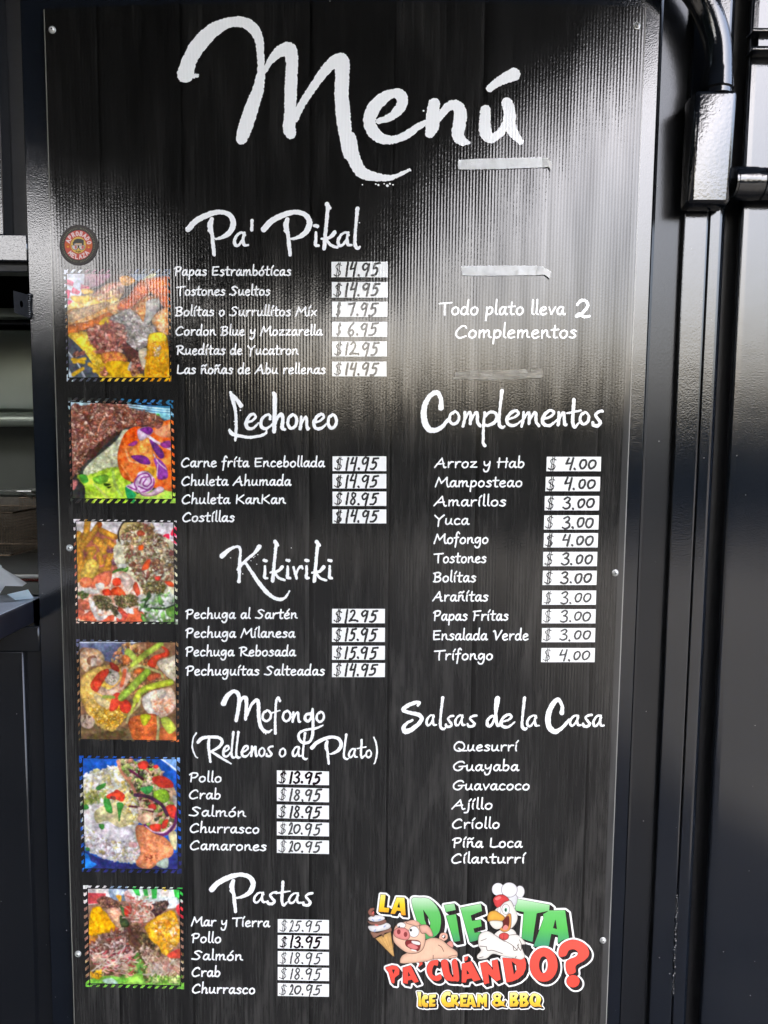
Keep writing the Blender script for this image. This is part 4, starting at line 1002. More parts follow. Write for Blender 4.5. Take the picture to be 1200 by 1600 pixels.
    def build(s, name, lift, parent, keep=None, gain=1.0, grain=0.05, thr=0.5):
        rgb = s.rgb * (1 + grain * (s.rng.random((s.h, s.w)) - .5))[..., None]
        c = np.clip(rgb / 255.0 * gain, 0, 1) ** 0.84; lin = np.where(c <= 0.04045, c / 12.92, ((c + 0.055) / 1.055) ** 2.4) * 0.82
        keepv = s.alpha > thr if keep is None else keep
        kf = keepv[:-1, :-1] & keepv[1:, 1:] & keepv[:-1, 1:] & keepv[1:, :-1]
        idx = np.arange(s.h * s.w).reshape(s.h, s.w)
        q = np.stack([idx[:-1, :-1], idx[:-1, 1:], idx[1:, 1:], idx[1:, :-1]], -1)[kf]
        used = np.unique(q); remap = np.zeros(s.h * s.w, np.int64); remap[used] = np.arange(len(used))
        v = P(s.ox + s.X.ravel()[used] / s.k, s.oy + s.Y.ravel()[used] / s.k, -lift)
        o = raw_mesh(name, v, remap[q].ravel(), np.arange(0, q.size, 4), PRINT, None, lin.reshape(-1, 3)[used])
        return adopt(o, parent) if parent else o

def framed(c, outer, inner, name, label, gap=5, period=70, sl=0.9):
    O = np.array(outer, float); I = np.array(inner, float)
    g_ = c.rgb.mean(2, keepdims=True); c.rgb = np.clip(g_ + (c.rgb - g_) * 1.28, 0, 400)
    for sc_, am in ((6, .16), (26, .32), (70, .30)):
        c.rgb *= (1 + am * 2 * (vnoise((c.h, c.w), sc_ / c.st * 1.0, c.rng, 2) - .5))[..., None]
    c.rgb = 2 + c.rgb * 1.05 + (np.stack([vnoise((c.h, c.w), 22 / c.st, c.rng, 2) for _ in range(3)], -1) - .5) * 26
    for _ in range(3):
        k_ = c.rgb.copy(); k_[1:-1, 1:-1] = .4 * c.rgb[1:-1, 1:-1] + .15 * (c.rgb[:-2, 1:-1] + c.rgb[2:, 1:-1] + c.rgb[1:-1, :-2] + c.rgb[1:-1, 2:]); c.rgb = k_
    do = poly_sdf(c.X, c.Y, O); di = poly_sdf(c.X, c.Y, I)
    cx, cy = O.mean(0)
    # which side of the ring: compare distance to the four inner edges
    L, R, T, B = I[:, 0].min(), I[:, 0].max(), I[:, 1].min(), I[:, 1].max()
    ex = np.where(c.X < (I[0, 0] + I[3, 0]) / 2, 1, 0) + np.where(c.X > (I[1, 0] + I[2, 0]) / 2, 2, 0)
    ey = np.where(c.Y < T + 6, 1, 0) + np.where(c.Y > B - 8, 2, 0)
    ph = np.where((ey > 0), (c.X + sl * c.Y), (c.Y + sl * 0.9 * np.abs(c.X - np.where(c.X < cx, O[:, 0].min() + 14, O[:, 0].max() - 14))))
    on = ((ph / period) % 1.0) < 0.5
    corner = (ex > 0) & (ey > 0)
    keep = (do < 0) & ((di < 0) | ((di > gap) & (on | corner)))
    o = c.build(name, 0.0004, BRD, keep=keep)
    o['label'] = label
    return o

MEAT = [(150, 92, 78), (176, 120, 104), (120, 66, 56), (205, 165, 150), (96, 52, 44), (188, 142, 120)]
PORK = [(190, 180, 172), (165, 152, 146), (214, 206, 196), (140, 126, 120), (228, 222, 214)]
# picture 1: loaded fries with pork rind, shredded meat and plantain
c = Canvas(90, 410, 6.316, (55, 58, 1130, 1180), 0.62, 11)
c.fill((52, 42, 40), 0.3, 60)
c.poly("80,60 480,60 520,140 400,230 240,250 90,120", (120, 84, 96), .25, 50, .1)
c.poly("60,60 250,60 240,300 130,420 60,430", (205, 210, 222), .06, 60, .1)
for q in ("80,160 160,190 150,235 80,215", "150,240 225,290 200,320 135,300", "80,260 130,280 110,360 80,350", "105,365 145,380 125,425 95,410", "235,215 320,245 300,290 225,265"): c.poly(q, (205, 66, 98), .08, 20, .1, False)
c.poly("750,60 1120,60 1120,170 780,180", (112, 122, 136), .15, 60, .1); c.line("860,180 950,115", (214, 208, 160), 22)
c.poly("400,270 520,200 640,205 640,330 420,340", (196, 160, 128), .25, 20, .3, col2=(150, 92, 70))
c.poly("100,430 260,330 420,300 640,260 560,420 300,470 120,520", (228, 176, 86), .22, 26, .3, col2=(240, 214, 150))
c.bits("340,290 620,220 640,300 420,380", 60, 10, 22, [(205, 150, 130), (170, 104, 90), (225, 190, 160)])
for q in ("130,330 220,330 340,340 330,380 220,400 140,370", "240,260 350,270 340,310 250,310"): c.poly(q, (238, 184, 64), .15, 20, .3, hi=.1)
c.poly("610,150 660,130 740,150 760,190 700,230 640,220", (214, 140, 44), .2, 18, .3, hi=.15)
c.poly("100,480 300,440 480,385 520,430 480,530 300,620 110,690", (196, 128, 62), .2, 20, .45, wob=6, col2=(222, 172, 116))
c.poly("105,500 300,430 490,390 500,430 330,520 120,590", (214, 182, 140), .3, 10, .2, col2=(158, 120, 86), hi=.12)
c.poly("110,620 300,580 470,500 560,500 420,610 260,670 110,715", (200, 104, 42), .2, 26, .4, hi=.12)
c.poly("500,430 700,330 880,180 920,250 900,320 720,450 560,520", (206, 150, 96), .25, 22, .4, col2=(226, 196, 150))
c.poly("590,410 700,320 830,170 900,300 760,440 640,490 600,470", (186, 78, 42), .2, 18, .45, col2=(206, 108, 60), hi=.3)
c.poly("860,170 940,150 1120,160 1120,440 1060,450 960,340 880,250", (192, 84, 44), .2, 18, .4, col2=(214, 120, 66), hi=.35)
c.poly("720,470 880,330 1010,370 960,480 860,620 790,580", (214, 158, 96), .2, 22, .4, col2=(188, 104, 52)); c.poly("880,380 1000,360 1000,450 900,600 850,610 870,480", (206, 200, 190), .15, 20, .3)
c.poly("930,580 1000,480 1120,450 1120,700 1000,680", (214, 130, 66), .2, 22, .35, col2=(230, 190, 150), hi=.2)
c.poly("410,600 470,540 560,560 540,630 440,640", (236, 190, 54), .1, 20, .2)
c.poly("520,560 640,480 730,470 860,600 960,640 900,800 780,850 650,760 540,640", (182, 172, 166), .15, 20, .3)
c.bits("520,560 640,480 730,470 860,600 960,650 900,800 780,850 650,760 540,640", 260, 9, 24, PORK, 2.2)
c.poly("110,720 300,680 400,720 440,900 620,900 720,1000 860,1180 420,1180 320,1010 180,900", (222, 168, 52), .2, 24, .3, col2=(240, 206, 90), wob=16)
c.poly("60,760 140,760 320,960 400,1180 60,1180", (62, 66, 74), .15, 40, .1); c.line("100,880 200,1000 280,1150", (200, 205, 212), 5); c.line("120,920 190,990 260,1140", (170, 176, 184), 3)
c.poly("60,1040 120,1060 150,1180 60,1180", (190, 200, 206), .1, 30, 0)
for i in range(16): 
    x, y = c.rng.uniform(150, 640), c.rng.uniform(880, 1120); t_ = c.rng.uniform(-.6, .6)
    if y > 760 + (640 - x) * .0 and y > 700 + abs(x - 400) * .2: c.line([(x, y, 20), (x + 110 * math.cos(t_), y + 110 * math.sin(t_), 17)], (232, 184, 60), 20, .12, .3)
c.bits("310,680 420,630 540,600 660,640 660,860 560,880 420,900 340,800", 260, 9, 26, [(178, 104, 92), (206, 138, 120), (130, 66, 58), (224, 176, 156), (150, 84, 74)], 2.2)
c.poly("640,800 760,860 860,960 800,1010 700,960", (70, 38, 34), .3, 20, .1)
c.bits("160,890 260,880 250,930 170,930", 8, 16, 28, MEAT); c.bits("420,1040 520,1050 500,1120 430,1110", 14, 12, 24, [(206, 138, 120), (170, 96, 84)])
c.poly("440,900 600,880 690,960 600,1010 460,1000", (176, 92, 56), .2, 20, .4, col2=(214, 140, 70), hi=.2)
c.poly("470,1000 620,970 720,1040 600,1130 520,1120", (236, 178, 46), .12, 26, .3)
c.poly("640,1080 720,1050 780,1130 650,1140", (240, 180, 50), .12, 26, .3); c.poly("720,980 760,960 740,1060 690,1060", (232, 228, 216), .05, 20, .2)
c.bits("740,960 840,940 850,1050 740,1120", 60, 9, 20, MEAT)
c.poly("800,870 890,860 870,1040 830,1020", (220, 208, 176), .12, 20, .3)
c.poly("900,720 980,690 1050,700 1090,800 1110,1180 870,1180 880,900", (226, 150, 30), .15, 22, .4, col2=(236, 180, 50)); c.poly("905,720 980,695 1050,705 1070,770 920,780", (240, 208, 60), .08, 22, .15)
c.bits("900,800 1080,800 1090,1140 890,1140", 90, 5, 14, [(180, 100, 20), (200, 120, 30), (246, 190, 90)], 1.5, .1); c.bits("960,820 1020,830 1010,920 960,930", 18, 8, 16, [(222, 170, 130), (240, 220, 200)])
framed(c, [(60, 70), (1112, 62), (1125, 1175), (90, 1175)], [(90, 112), (1082, 112), (1105, 1135), (110, 1138)], 'food_picture', 'printed picture of loaded fries with pork rind and fried plantain')

# picture 2: grilled steak with rice, tomato, lettuce and red cabbage
c = Canvas(90, 610, 6.0, (90, 60, 1112, 1064), 0.62, 12)
c.fill((40, 40, 38), 0.2, 60)
c.poly("60,40 1120,40 1120,330 900,220 600,90", (46, 96, 128), .1, 40, 0); c.poly("90,110 250,100 420,110 600,150 340,180 180,190 110,180", (180, 206, 214), .1, 40, .1)
for y in (130, 152, 176): c.line("640,%d 800,%d 980,%d 1120,%d" % (y - 5, y + 20, y + 42, y + 50), (176, 214, 228), 8)
c.poly("740,60 930,60 920,150 760,130", (54, 96, 136), .15, 30, .0); c.line("900,230 1000,240 1100,280", (130, 190, 200), 24); c.poly("920,230 950,215 970,275 930,280", (70, 140, 60), .1, 20, .1)
c.poly("240,780 300,680 540,480 620,370 700,420 640,700 520,760 420,800 300,810", (206, 206, 170), .08, 30, .25, col2=(222, 224, 190)); c.bits("300,700 600,450 600,700 320,790", 160, 3, 7, [(190, 190, 120), (232, 230, 206), (150, 150, 90)], 1.5, .1)
c.poly("180,800 300,790 500,720 620,740 700,900 760,1060 300,1060 260,920", (160, 200, 60), .15, 30, .3, col2=(196, 222, 90), wob=10)
c.poly("200,800 260,790 290,850 240,870", (90, 190, 70), .1, 20, .3); c.poly("330,820 460,790 470,850 380,880", (110, 170, 60), .2, 20, .3)
for q in ("430,870 500,880 450,900", "460,905 510,900 480,920"): c.poly(q, (30, 50, 20), .1, 10, 0)
c.line("520,760 540,880 600,990", (190, 226, 110), 14, .1, .2); c.line("340,880 420,960 480,1020", (214, 232, 120), 10, .1, .2)
c.poly("640,900 760,1000 760,1060 660,1030", (40, 140, 80), .15, 20, .2); c.poly("770,960 1110,930 1110,1064 760,1064", (150, 200, 76), .15, 26, .2, col2=(196, 220, 100))
c.poly("560,620 620,420 720,340 830,340 980,290 1110,330 1110,890 980,930 860,900 700,860 600,800", (226, 92, 40), .12, 30, .3, col2=(238, 128, 70))
c.poly("620,420 700,350 760,350 740,470 650,520", (206, 66, 24), .1, 20, .2, col2=(230, 100, 46)); c.poly("680,540 860,440 900,640 860,720 700,640", (238, 120, 56), .12, 26, .3, col2=(246, 160, 90), hi=.12)
c.line("640,560 680,660 820,690 910,760", (246, 170, 120), 9); c.line("600,700 640,760 700,840", (250, 150, 90), 8); c.poly("820,730 920,720 930,820 850,790", (244, 176, 70), .2, 16, .1)
c.poly("900,380 1060,320 1080,420 980,440", (240, 150, 110), .1, 30, .2, hi=.1)
c.poly("120,180 250,140 460,105 620,110 700,170 940,230 990,310 940,360 820,330 660,350 560,400 460,470 300,640 180,760 120,790", (128, 82, 70), .25, 12, .3, wob=10)
c.bits("130,190 260,150 470,115 620,120 700,180 900,230 980,320 800,320 650,340 540,400 440,470 280,640 160,770", 900, 5, 15, [(150, 98, 82), (176, 124, 106), (112, 66, 54), (206, 166, 146), (92, 52, 42), (160, 84, 60), (228, 196, 176)], 2.2, .35)
c.poly("250,620 330,540 460,440 620,370 540,430 440,520 330,630", (50, 32, 26), .4, 12, 0, wob=14)
c.line("380,380 400,310 440,260", (196, 130, 104), 6)
c.poly("120,850 180,840 180,900 140,940 125,900", (176, 110, 104), .4, 8, .2, wob=8)
PUR = (120, 52, 130)
c.poly("750,370 850,340 900,380 840,440 770,470", (226, 200, 216), .1, 20, .3); c.poly("770,365 850,340 895,370 860,420 800,390", PUR, .15, 14, .3, hi=.1)
c.poly("660,510 740,470 745,500 700,525", (150, 60, 130), .1, 14, .2); c.poly("685,615 760,605 840,625 870,690 790,690 720,650", (110, 46, 116), .2, 12, .3, hi=.12)
c.poly("860,460 900,470 980,560 1000,620 960,640 900,560", (116, 56, 136), .2, 10, .3, hi=.15); c.line("850,430 940,490 1060,550", (236, 206, 220), 12); c.poly("960,500 1050,470 1060,530 1000,540", (150, 64, 140), .15, 14, .2)
c.poly("900,640 960,650 1020,720 1030,820 940,830 930,740", (140, 70, 150), .15, 14, .2); c.line("900,600 950,680 1020,740", (240, 214, 226), 5); c.line("940,690 930,800", (240, 214, 226), 4)
c.poly("640,900 720,860 760,770 840,760 910,830 900,900 860,950 760,960", (232, 206, 226), .08, 20, .2)
for q in ("660,900 740,930 720,870 760,800 840,780 880,850 840,900 800,880 830,830", "760,900 840,930 880,900", "770,870 790,820 850,810", "900,830 900,880 860,930 780,960"): c.line(q, (122, 56, 116), 7)
c.poly("760,950 860,960 950,900 1000,930 900,980 800,980", (226, 190, 206), .1, 20, .3); c.line("760,940 800,985 900,985 990,945", (120, 50, 110), 4)
framed(c, [(95, 65), (1085, 90), (1108, 1058), (120, 1060)], [(122, 108), (1056, 145), (1074, 1018), (142, 1012)], 'food_picture', 'printed picture of grilled steak with rice, tomato and red cabbage', period=74)

# picture 3: fries with chopped meat, tomato and white sauce
c = Canvas(110, 800, 6.667, (24, 66, 1126, 1175), 0.62, 13)
c.fill((206, 198, 196), .05, 60)
c.poly("860,60 1126,60 1126,500 960,300", (222, 214, 216), .05, 50, 0)
for q in ("970,240 1030,230 1020,310 960,290", "1040,235 1080,160 1126,170 1126,240 1075,250", "1010,320 1075,310 1070,380 1030,375", "1075,260 1126,280 1120,330 1080,320"): c.poly(q, (214, 36, 66), .08, 20, .05)
c.poly("40,300 230,200 460,260 480,640 300,800 40,800", (150, 84, 66), .3, 30, .1)
for q, w_ in (("85,230 95,400 90,520", 34), ("180,100 165,220 140,320", 34), ("300,125 220,240 120,360", 30), ("320,190 400,230 470,260", 30), ("110,440 100,620 90,760", 28), ("280,300 330,340 350,400", 44), ("370,300 420,330 450,350", 30), ("240,400 180,500 120,620", 34), ("420,420 400,500 390,570", 36), ("300,450 320,520", 34), ("170,390 240,380", 24), ("400,590 330,600 270,640", 24)):
    c.line([tuple(map(float, z.split(','))) + (w_,) for z in q.split()], (222, 166, 70), w_, .15, .4, col2=(204, 132, 50))
c.poly("120,600 190,490 260,500 300,560 250,680 170,720 110,680", (206, 166, 66), .1, 40, .4, col2=(220, 184, 92)); c.poly("280,110 320,105 330,150 290,170", (166, 84, 36), .15, 20, .3)
c.bits("380,380 440,370 440,420 390,420", 12, 8, 18, [(110, 60, 80), (150, 90, 110)]); c.bits("450,480 560,490 540,550 450,540", 30, 10, 22, [(100, 60, 70), (150, 110, 120)])
c.poly("480,330 700,250 900,230 1126,400 1126,900 800,900 600,700 460,520", (214, 208, 176), .15, 24, .1, wob=12)
c.poly("500,230 540,120 620,95 740,110 860,180 840,280 620,350 520,330", (200, 180, 120), .2, 26, .3); c.line("505,300 500,210 550,110 620,95", (40, 32, 28), 9); c.poly("520,250 600,210 660,240 620,330 540,330", (220, 214, 180), .15, 20, .2)
c.bits("560,180 820,130 1000,330 1100,520 1000,800 800,860 700,700 560,450", 620, 7, 22, [(150, 96, 80), (120, 66, 56), (186, 140, 112), (222, 206, 170), (232, 226, 208), (96, 56, 44), (110, 100, 60), (206, 180, 130)], 2, .4)
c.bits("600,150 740,130 740,180 620,190", 40, 6, 14, [(90, 80, 40), (130, 110, 60), (180, 160, 110)]); c.bits("780,150 860,170 840,230 780,200", 20, 8, 16, [(90, 70, 50), (130, 90, 60)])
c.bits("740,760 960,720 960,860 800,880", 120, 6, 16, [(96, 90, 50), (130, 116, 70), (180, 168, 120), (70, 60, 36)])
c.bits("960,460 1120,440 1120,600 980,600", 60, 7, 18, [(236, 232, 216), (70, 60, 50), (180, 150, 110), (110, 90, 60)])
for q, k_ in (("700,200 740,190 780,230 730,250 690,230", (180, 74, 50)), ("710,350 760,345 760,390 710,395", (226, 90, 40)), ("780,520 830,490 820,580 760,610 740,590", (220, 86, 46)), ("880,680 930,665 940,700 900,720", (220, 70, 60)), ("980,720 1060,730 1080,780 1020,770", (222, 84, 50)), ("1030,420 1090,400 1080,450 1030,450", (130, 70, 66))): c.poly(q, k_, .1, 16, .3, hi=.1)
c.poly("440,620 500,590 600,570 590,620 520,660 450,670", (74, 128, 44), .15, 14, .4, hi=.12); c.line("500,640 590,590", (120, 170, 80), 8); c.poly("500,550 570,540 580,580 520,580", (240, 238, 232), .03, 20, .2)
c.poly("60,760 300,700 440,640 560,620 700,740 760,860 740,1170 24,1170", (224, 160, 130), .15, 30, .1, col2=(238, 220, 206))
for q, k_ in (("130,680 220,690 240,740 180,790 110,770 100,720", (214, 112, 74)), ("240,700 310,640 420,630 430,690 390,770 300,790 210,780", (214, 104, 76)), ("440,700 520,690 520,760 450,770", (226, 66, 44)), ("330,820 400,800 440,860 360,870", (222, 60, 34)), ("430,800 510,780 580,870 480,870 430,860", (230, 74, 40)),
              ("650,780 690,730 730,860 700,880", (214, 80, 56)), ("80,910 150,920 230,960 230,1010 160,1020 80,1000", (216, 112, 88)), ("60,1010 150,1030 90,1110 50,1100", (206, 100, 76)), ("90,1110 170,1050 240,1020 280,1130 200,1140", (206, 92, 66)), ("280,1130 440,1070 450,1130 380,1145", (206, 84, 58)), ("570,1090 640,1020 720,1000 780,1120 700,1150 560,1150", (222, 100, 66)), ("500,980 560,1030 600,1080 540,1150 480,1140", (206, 76, 60))):
    c.poly(q, k_, .12, 22, .3, col2=tuple(min(255, z + 22) for z in k_), hi=.08)
c.poly("530,640 590,640 650,720 640,770 600,830 560,780 530,720", (222, 196, 180), .1, 20, .3)
for q in ("260,750 340,740 350,790 290,810", "100,800 180,790 300,820 280,850 160,850", "190,930 250,930 270,1000 300,1080 400,1070 330,1130 260,1110", "700,880 760,860 760,980 700,960", "560,990 640,1000 660,1060 600,1050", "480,1020 540,1080 520,1120 480,1090"): c.poly(q, (236, 228, 218), .05, 20, .2, wob=6)
c.bits("70,840 130,830 180,870 130,900", 40, 6, 14, [(60, 80, 44), (90, 110, 60)]); c.bits("240,880 400,890 440,1000 300,1010", 170, 5, 12, [(100, 92, 56), (130, 120, 76), (70, 64, 38), (160, 150, 104)]); c.bits("470,880 680,870 700,960 560,1000 480,960", 200, 5, 12, [(96, 90, 50), (126, 118, 70), (66, 60, 34), (170, 160, 110)]); c.bits("420,960 490,1000 480,1090 430,1040", 60, 5, 11, [(60, 56, 36), (100, 92, 60)])
c.poly("740,900 860,860 1126,880 1126,1175 780,1175 800,1080 750,1000", (206, 214, 196), .1, 30, .1)
c.bits("740,900 1120,860 1120,1160 790,1160", 90, 12, 34, [(60, 100, 44), (232, 234, 226), (90, 140, 60), (120, 160, 90), (30, 50, 26), (214, 220, 204), (240, 240, 234)], 2.6, .4)
c.poly("1000,1010 1126,970 1126,1090 1080,1110 1010,1080", (96, 140, 66), .2, 16, .3); c.line("840,1000 960,1010 1080,970", (30, 36, 26), 7)
framed(c, [(28, 72), (1108, 88), (1122, 1170), (58, 1160)], [(60, 96), (1072, 110), (1086, 1146), (82, 1140)], 'food_picture', 'printed picture of fries with chopped meat, tomato and white sauce', period=80, sl=1.2)

# picture 4: shrimp with plantain cup, peppers and green beans
c = Canvas(90, 980, 5.714, (160, 102, 1094, 1032), 0.62, 14)
c.fill((112, 84, 62), .2, 60)
c.poly("160,100 720,100 640,300 420,300 400,230 230,180 160,240", (92, 98, 122), .15, 50, .1); c.line("200,135 450,130 700,135", (214, 218, 228), 7)
c.poly("190,880 350,860 560,880 700,1010 190,1030", (88, 72, 50), .2, 50, .1)
c.poly("300,960 520,920 620,960 500,1010 320,1000", (70, 56, 36), .2, 40, .0)
c.poly("680,150 740,135 820,150 800,240 740,260 690,220", (150, 110, 84), .2, 12, .3, hi=.1); c.poly("800,135 880,140 860,190 800,200", (140, 84, 60), .2, 12, .3)
c.bits("560,170 700,170 900,300 1040,460 700,620 600,480 480,330", 200, 10, 26, [(186, 120, 84), (150, 90, 60), (206, 160, 110), (170, 140, 90), (120, 80, 50)])
c.poly("195,260 230,200 300,185 390,220 420,290 380,340 300,350 260,400 210,350", (222, 196, 166), .1, 20, .3, col2=(206, 160, 120)); c.poly("270,270 330,250 350,300 290,340 260,310", (110, 74, 60), .2, 12, .1); c.poly("300,280 350,280 340,330 300,350", (214, 196, 180), .1, 12, .2)
c.poly("210,470 280,390 420,340 560,360 600,480 560,600 470,610 620,760 560,860 480,930 360,880 260,760 205,620", (216, 170, 90), .14, 30, .35, col2=(230, 190, 110), wob=8)
c.poly("215,480 300,390 380,360 320,460 270,560 230,640 210,560", (230, 190, 110), .1, 20, .2)
c.bits("300,740 600,720 600,820 480,910 360,860", 170, 7, 16, [(232, 186, 76), (206, 150, 50), (240, 206, 120), (190, 130, 40)]); c.bits("230,520 420,480 440,740 300,740 230,620", 60, 6, 16, [(236, 196, 90), (222, 190, 130), (180, 140, 70)], 1.6, .15)
c.poly("330,590 420,640 500,700 420,720 340,660", (226, 200, 150), .1, 20, .2)
c.line("600,380 620,440 560,530 460,590 380,560", (218, 170, 140), 34, .15, .35, col2=(230, 200, 176)); c.line("600,385 590,450 570,520", (206, 104, 70), 16)
c.poly("420,420 460,370 530,390 555,450 500,520 430,490", (216, 204, 186), .1, 14, .3); c.bits("440,400 520,400 520,490 440,490", 14, 3, 7, [(90, 90, 60), (60, 60, 40)])
c.poly("290,520 360,410 440,370 460,400 400,500 350,580", (200, 60, 44), .12, 18, .3, col2=(214, 84, 60)); c.poly("470,310 540,350 550,400 480,370", (170, 60, 50), .12, 14, .3)
c.poly("500,600 560,590 560,660 520,740 460,740", (206, 70, 52), .1, 18, .3); c.poly("560,660 620,650 660,710 620,770 560,740", (196, 62, 46), .1, 18, .3); c.line("410,620 500,625", (170, 186, 90), 14, .1, .2)
c.poly("600,210 640,190 710,270 690,310 640,270 600,240", (170, 190, 90), .1, 16, .3); c.poly("570,270 600,245 650,280 630,330 590,330", (196, 110, 64), .2, 12, .3, hi=.15)
c.line("670,340 760,260 860,190 920,150", (176, 196, 84), 26, .1, .35); c.line("640,390 720,345 820,370 920,410 940,450", (206, 196, 130), 12, .08, .3); c.line("620,850 640,780 720,700 740,620", (214, 200, 140), 12, .08, .3)
c.poly("800,330 850,260 960,220 920,170 980,190 1000,250 900,290 870,360", (206, 66, 48), .12, 18, .35, hi=.12); c.poly("890,310 1000,270 1060,260 1060,470 990,450 920,380", (222, 206, 180), .08, 30, .3, col2=(232, 218, 190))
c.bits("920,300 1050,300 1050,450 960,420", 40, 3, 6, [(120, 120, 70), (180, 170, 130)], 1.5, .05); c.poly("680,390 740,365 760,400 700,420", (206, 110, 60), .15, 14, .3, hi=.1); c.poly("800,430 900,410 920,440 820,480", (196, 90, 60), .2, 14, .3, hi=.12)
c.line("570,630 640,560 720,480 800,400", (150, 182, 70), 32, .1, .4, col2=(170, 196, 84)); c.line("700,650 740,580 840,530 1010,490", (176, 194, 60), 28, .1, .35, col2=(196, 206, 80)); c.line("700,640 660,760", (190, 196, 90), 14, .1, .3)
c.poly("750,640 800,590 880,560 1010,540 1050,620 1050,720 980,790 900,810 800,760", (228, 186, 158), .1, 20, .3, col2=(234, 210, 190)); c.poly("755,640 800,595 860,575 830,640 850,720 900,790 830,780 770,720", (236, 228, 214), .04, 20, .25)
c.poly("890,570 960,560 960,620 900,640", (214, 206, 190), .2, 10, .2); c.bits("850,660 1030,640 1000,760 880,760", 60, 6, 16, [(232, 160, 124), (214, 130, 96), (240, 206, 180)], 2, .15)
c.poly("630,850 700,790 880,780 890,900 870,1030 690,1010 650,930", (200, 104, 56), .15, 18, .35, col2=(176, 84, 50), hi=.2); c.poly("910,900 1000,910 1070,950 1090,1030 920,1010", (190, 100, 60), .15, 16, .3, hi=.15)
c.poly("745,780 830,790 800,860 770,880 745,840", (196, 200, 60), .08, 20, .3); c.poly("920,830 980,800 1050,880 1050,920 990,950", (196, 206, 90), .1, 20, .3); c.line("895,800 900,900 890,1000", (196, 186, 130), 13, .1, .3)
c.poly("210,790 280,785 335,835 300,900 240,900 205,860", (214, 190, 166), .1, 16, .3, hi=.1); c.bits("230,800 310,810 280,880 230,870", 12, 5, 12, [(90, 60, 50), (230, 210, 200)])
framed(c, [(165, 108), (1078, 128), (1088, 1025), (185, 1010)], [(194, 127), (1050, 136), (1062, 1013), (208, 1000)], 'food_picture', 'printed picture of shrimp with plantain, red pepper and green beans', period=72, sl=1.2)

# picture 5: mashed plantain with salmon and salad on a blue plate
c = Canvas(90, 1160, 5.714, (185, 108, 1114, 1178), 0.62, 15)
c.fill((36, 74, 150), .06, 60)
c.poly("185,960 400,1040 720,1080 1114,980 1114,1180 185,1180", (36, 40, 84), .2, 60, 0); c.poly("215,990 270,1000 300,1060 350,1090 300,1120 240,1150 215,1100", (44, 104, 180), .15, 30, 0)
c.poly("920,130 1114,130 1114,290", (116, 150, 200), .08, 40, 0); c.line("915,140 1000,200 1100,280", (226, 234, 244), 6)
c.poly("225,330 290,290 290,260 400,240 540,210 600,300 700,420 760,600 720,760 720,1040 600,1075 400,1030 260,950 225,800 200,560", (206, 204, 186), .08, 26, .25, wob=14, col2=(224, 220, 212))
c.bits("230,300 560,230 700,480 480,520 230,560", 150, 9, 24, [(226, 222, 206), (206, 196, 140), (190, 176, 110), (236, 234, 224)], 1.8, .15)
c.bits("240,780 700,860 700,1040 420,1020 260,920", 190, 10, 26, [(226, 222, 224), (206, 200, 206), (196, 180, 120), (236, 232, 232), (176, 150, 150)], 1.7, .2)
c.poly("230,540 380,540 420,600 330,680 380,800 300,780 230,700", (216, 208, 206), .05, 30, .15); c.poly("340,740 480,710 650,760 680,860 560,880 420,860 350,800", (200, 194, 196), .04, 40, .12)
c.poly("330,620 420,560 520,540 640,600 680,700 560,760 440,700 350,720", (190, 178, 130), .1, 26, .15, col2=(206, 196, 150))
c.bits("560,360 700,420 740,700 640,720 560,600", 80, 8, 20, [(206, 186, 110), (186, 160, 80), (222, 206, 150)], 1.6, .15)
for q in ("340,400 430,360 420,400 360,430", "420,480 450,480 480,560 490,630 440,620 410,540", "530,540 590,550 570,620 550,710 540,640", "370,730 420,735 410,775 380,770", "210,540 260,550 280,590 220,600", "250,940 285,940 285,970 250,965"): c.poly(q, (60, 130, 56), .2, 12, .3, wob=4)
c.bits("230,460 410,430 420,500 240,560", 40, 8, 18, [(120, 126, 60), (90, 110, 50), (160, 150, 90)], 2, .15)
c.poly("440,470 500,440 530,420 600,470 580,530 520,510 440,500", (210, 66, 48), .1, 18, .3, hi=.06); c.poly("470,480 520,485 515,515 480,505", (80, 40, 36), .2, 10, .0)
c.poly("525,160 640,150 760,190 900,230 960,330 1050,420 1060,560 1060,760 960,830 800,810 740,700 700,560 600,330", (196, 160, 130), .2, 20, .2, wob=8)
c.bits("560,170 880,200 1000,480 1050,700 860,800 740,640 640,380", 330, 10, 26, [(206, 176, 140), (120, 160, 70), (60, 110, 50), (214, 196, 176), (70, 36, 40), (176, 186, 110), (180, 110, 90), (226, 214, 190), (40, 44, 30)], 2.1, .35)
c.line("540,170 570,260 660,380 700,470", (190, 130, 100), 14, .15, .3)
for q, k_ in (("715,190 760,165 810,180 790,240 730,230", (206, 60, 52)), ("850,210 890,200 900,225 870,235", (206, 60, 50)), ("850,310 940,300 1020,350 1030,400 930,405 860,360", (210, 66, 54)), ("810,560 870,550 880,600 820,600", (190, 60, 50)), ("970,570 1050,560 1065,640 1040,680 980,640", (206, 66, 52)), ("820,740 920,730 910,790 850,790", (210, 66, 50)), ("940,700 990,690 970,760 930,770", (200, 60, 50))): c.poly(q, k_, .1, 18, .3, hi=.06)
c.poly("860,440 960,420 1000,490 960,540 880,520", (120, 160, 50), .2, 12, .3, wob=6, hi=.1); c.poly("740,410 850,390 830,450 780,460", (60, 140, 70), .2, 14, .2)
c.line("650,250 720,300 760,330", (60, 26, 40), 12, .2); c.line("690,470 780,480 840,500 930,560 980,650", (62, 40, 56), 16, .2, .2); c.line("640,570 720,580 850,620", (70, 34, 44), 9); c.line("720,585 850,600", (206, 176, 160), 8)
c.line("780,740 850,810 960,820 1040,740 1070,620", (74, 34, 70), 14, .1); c.line("790,750 860,800 950,800 1020,740", (196, 170, 190), 5)
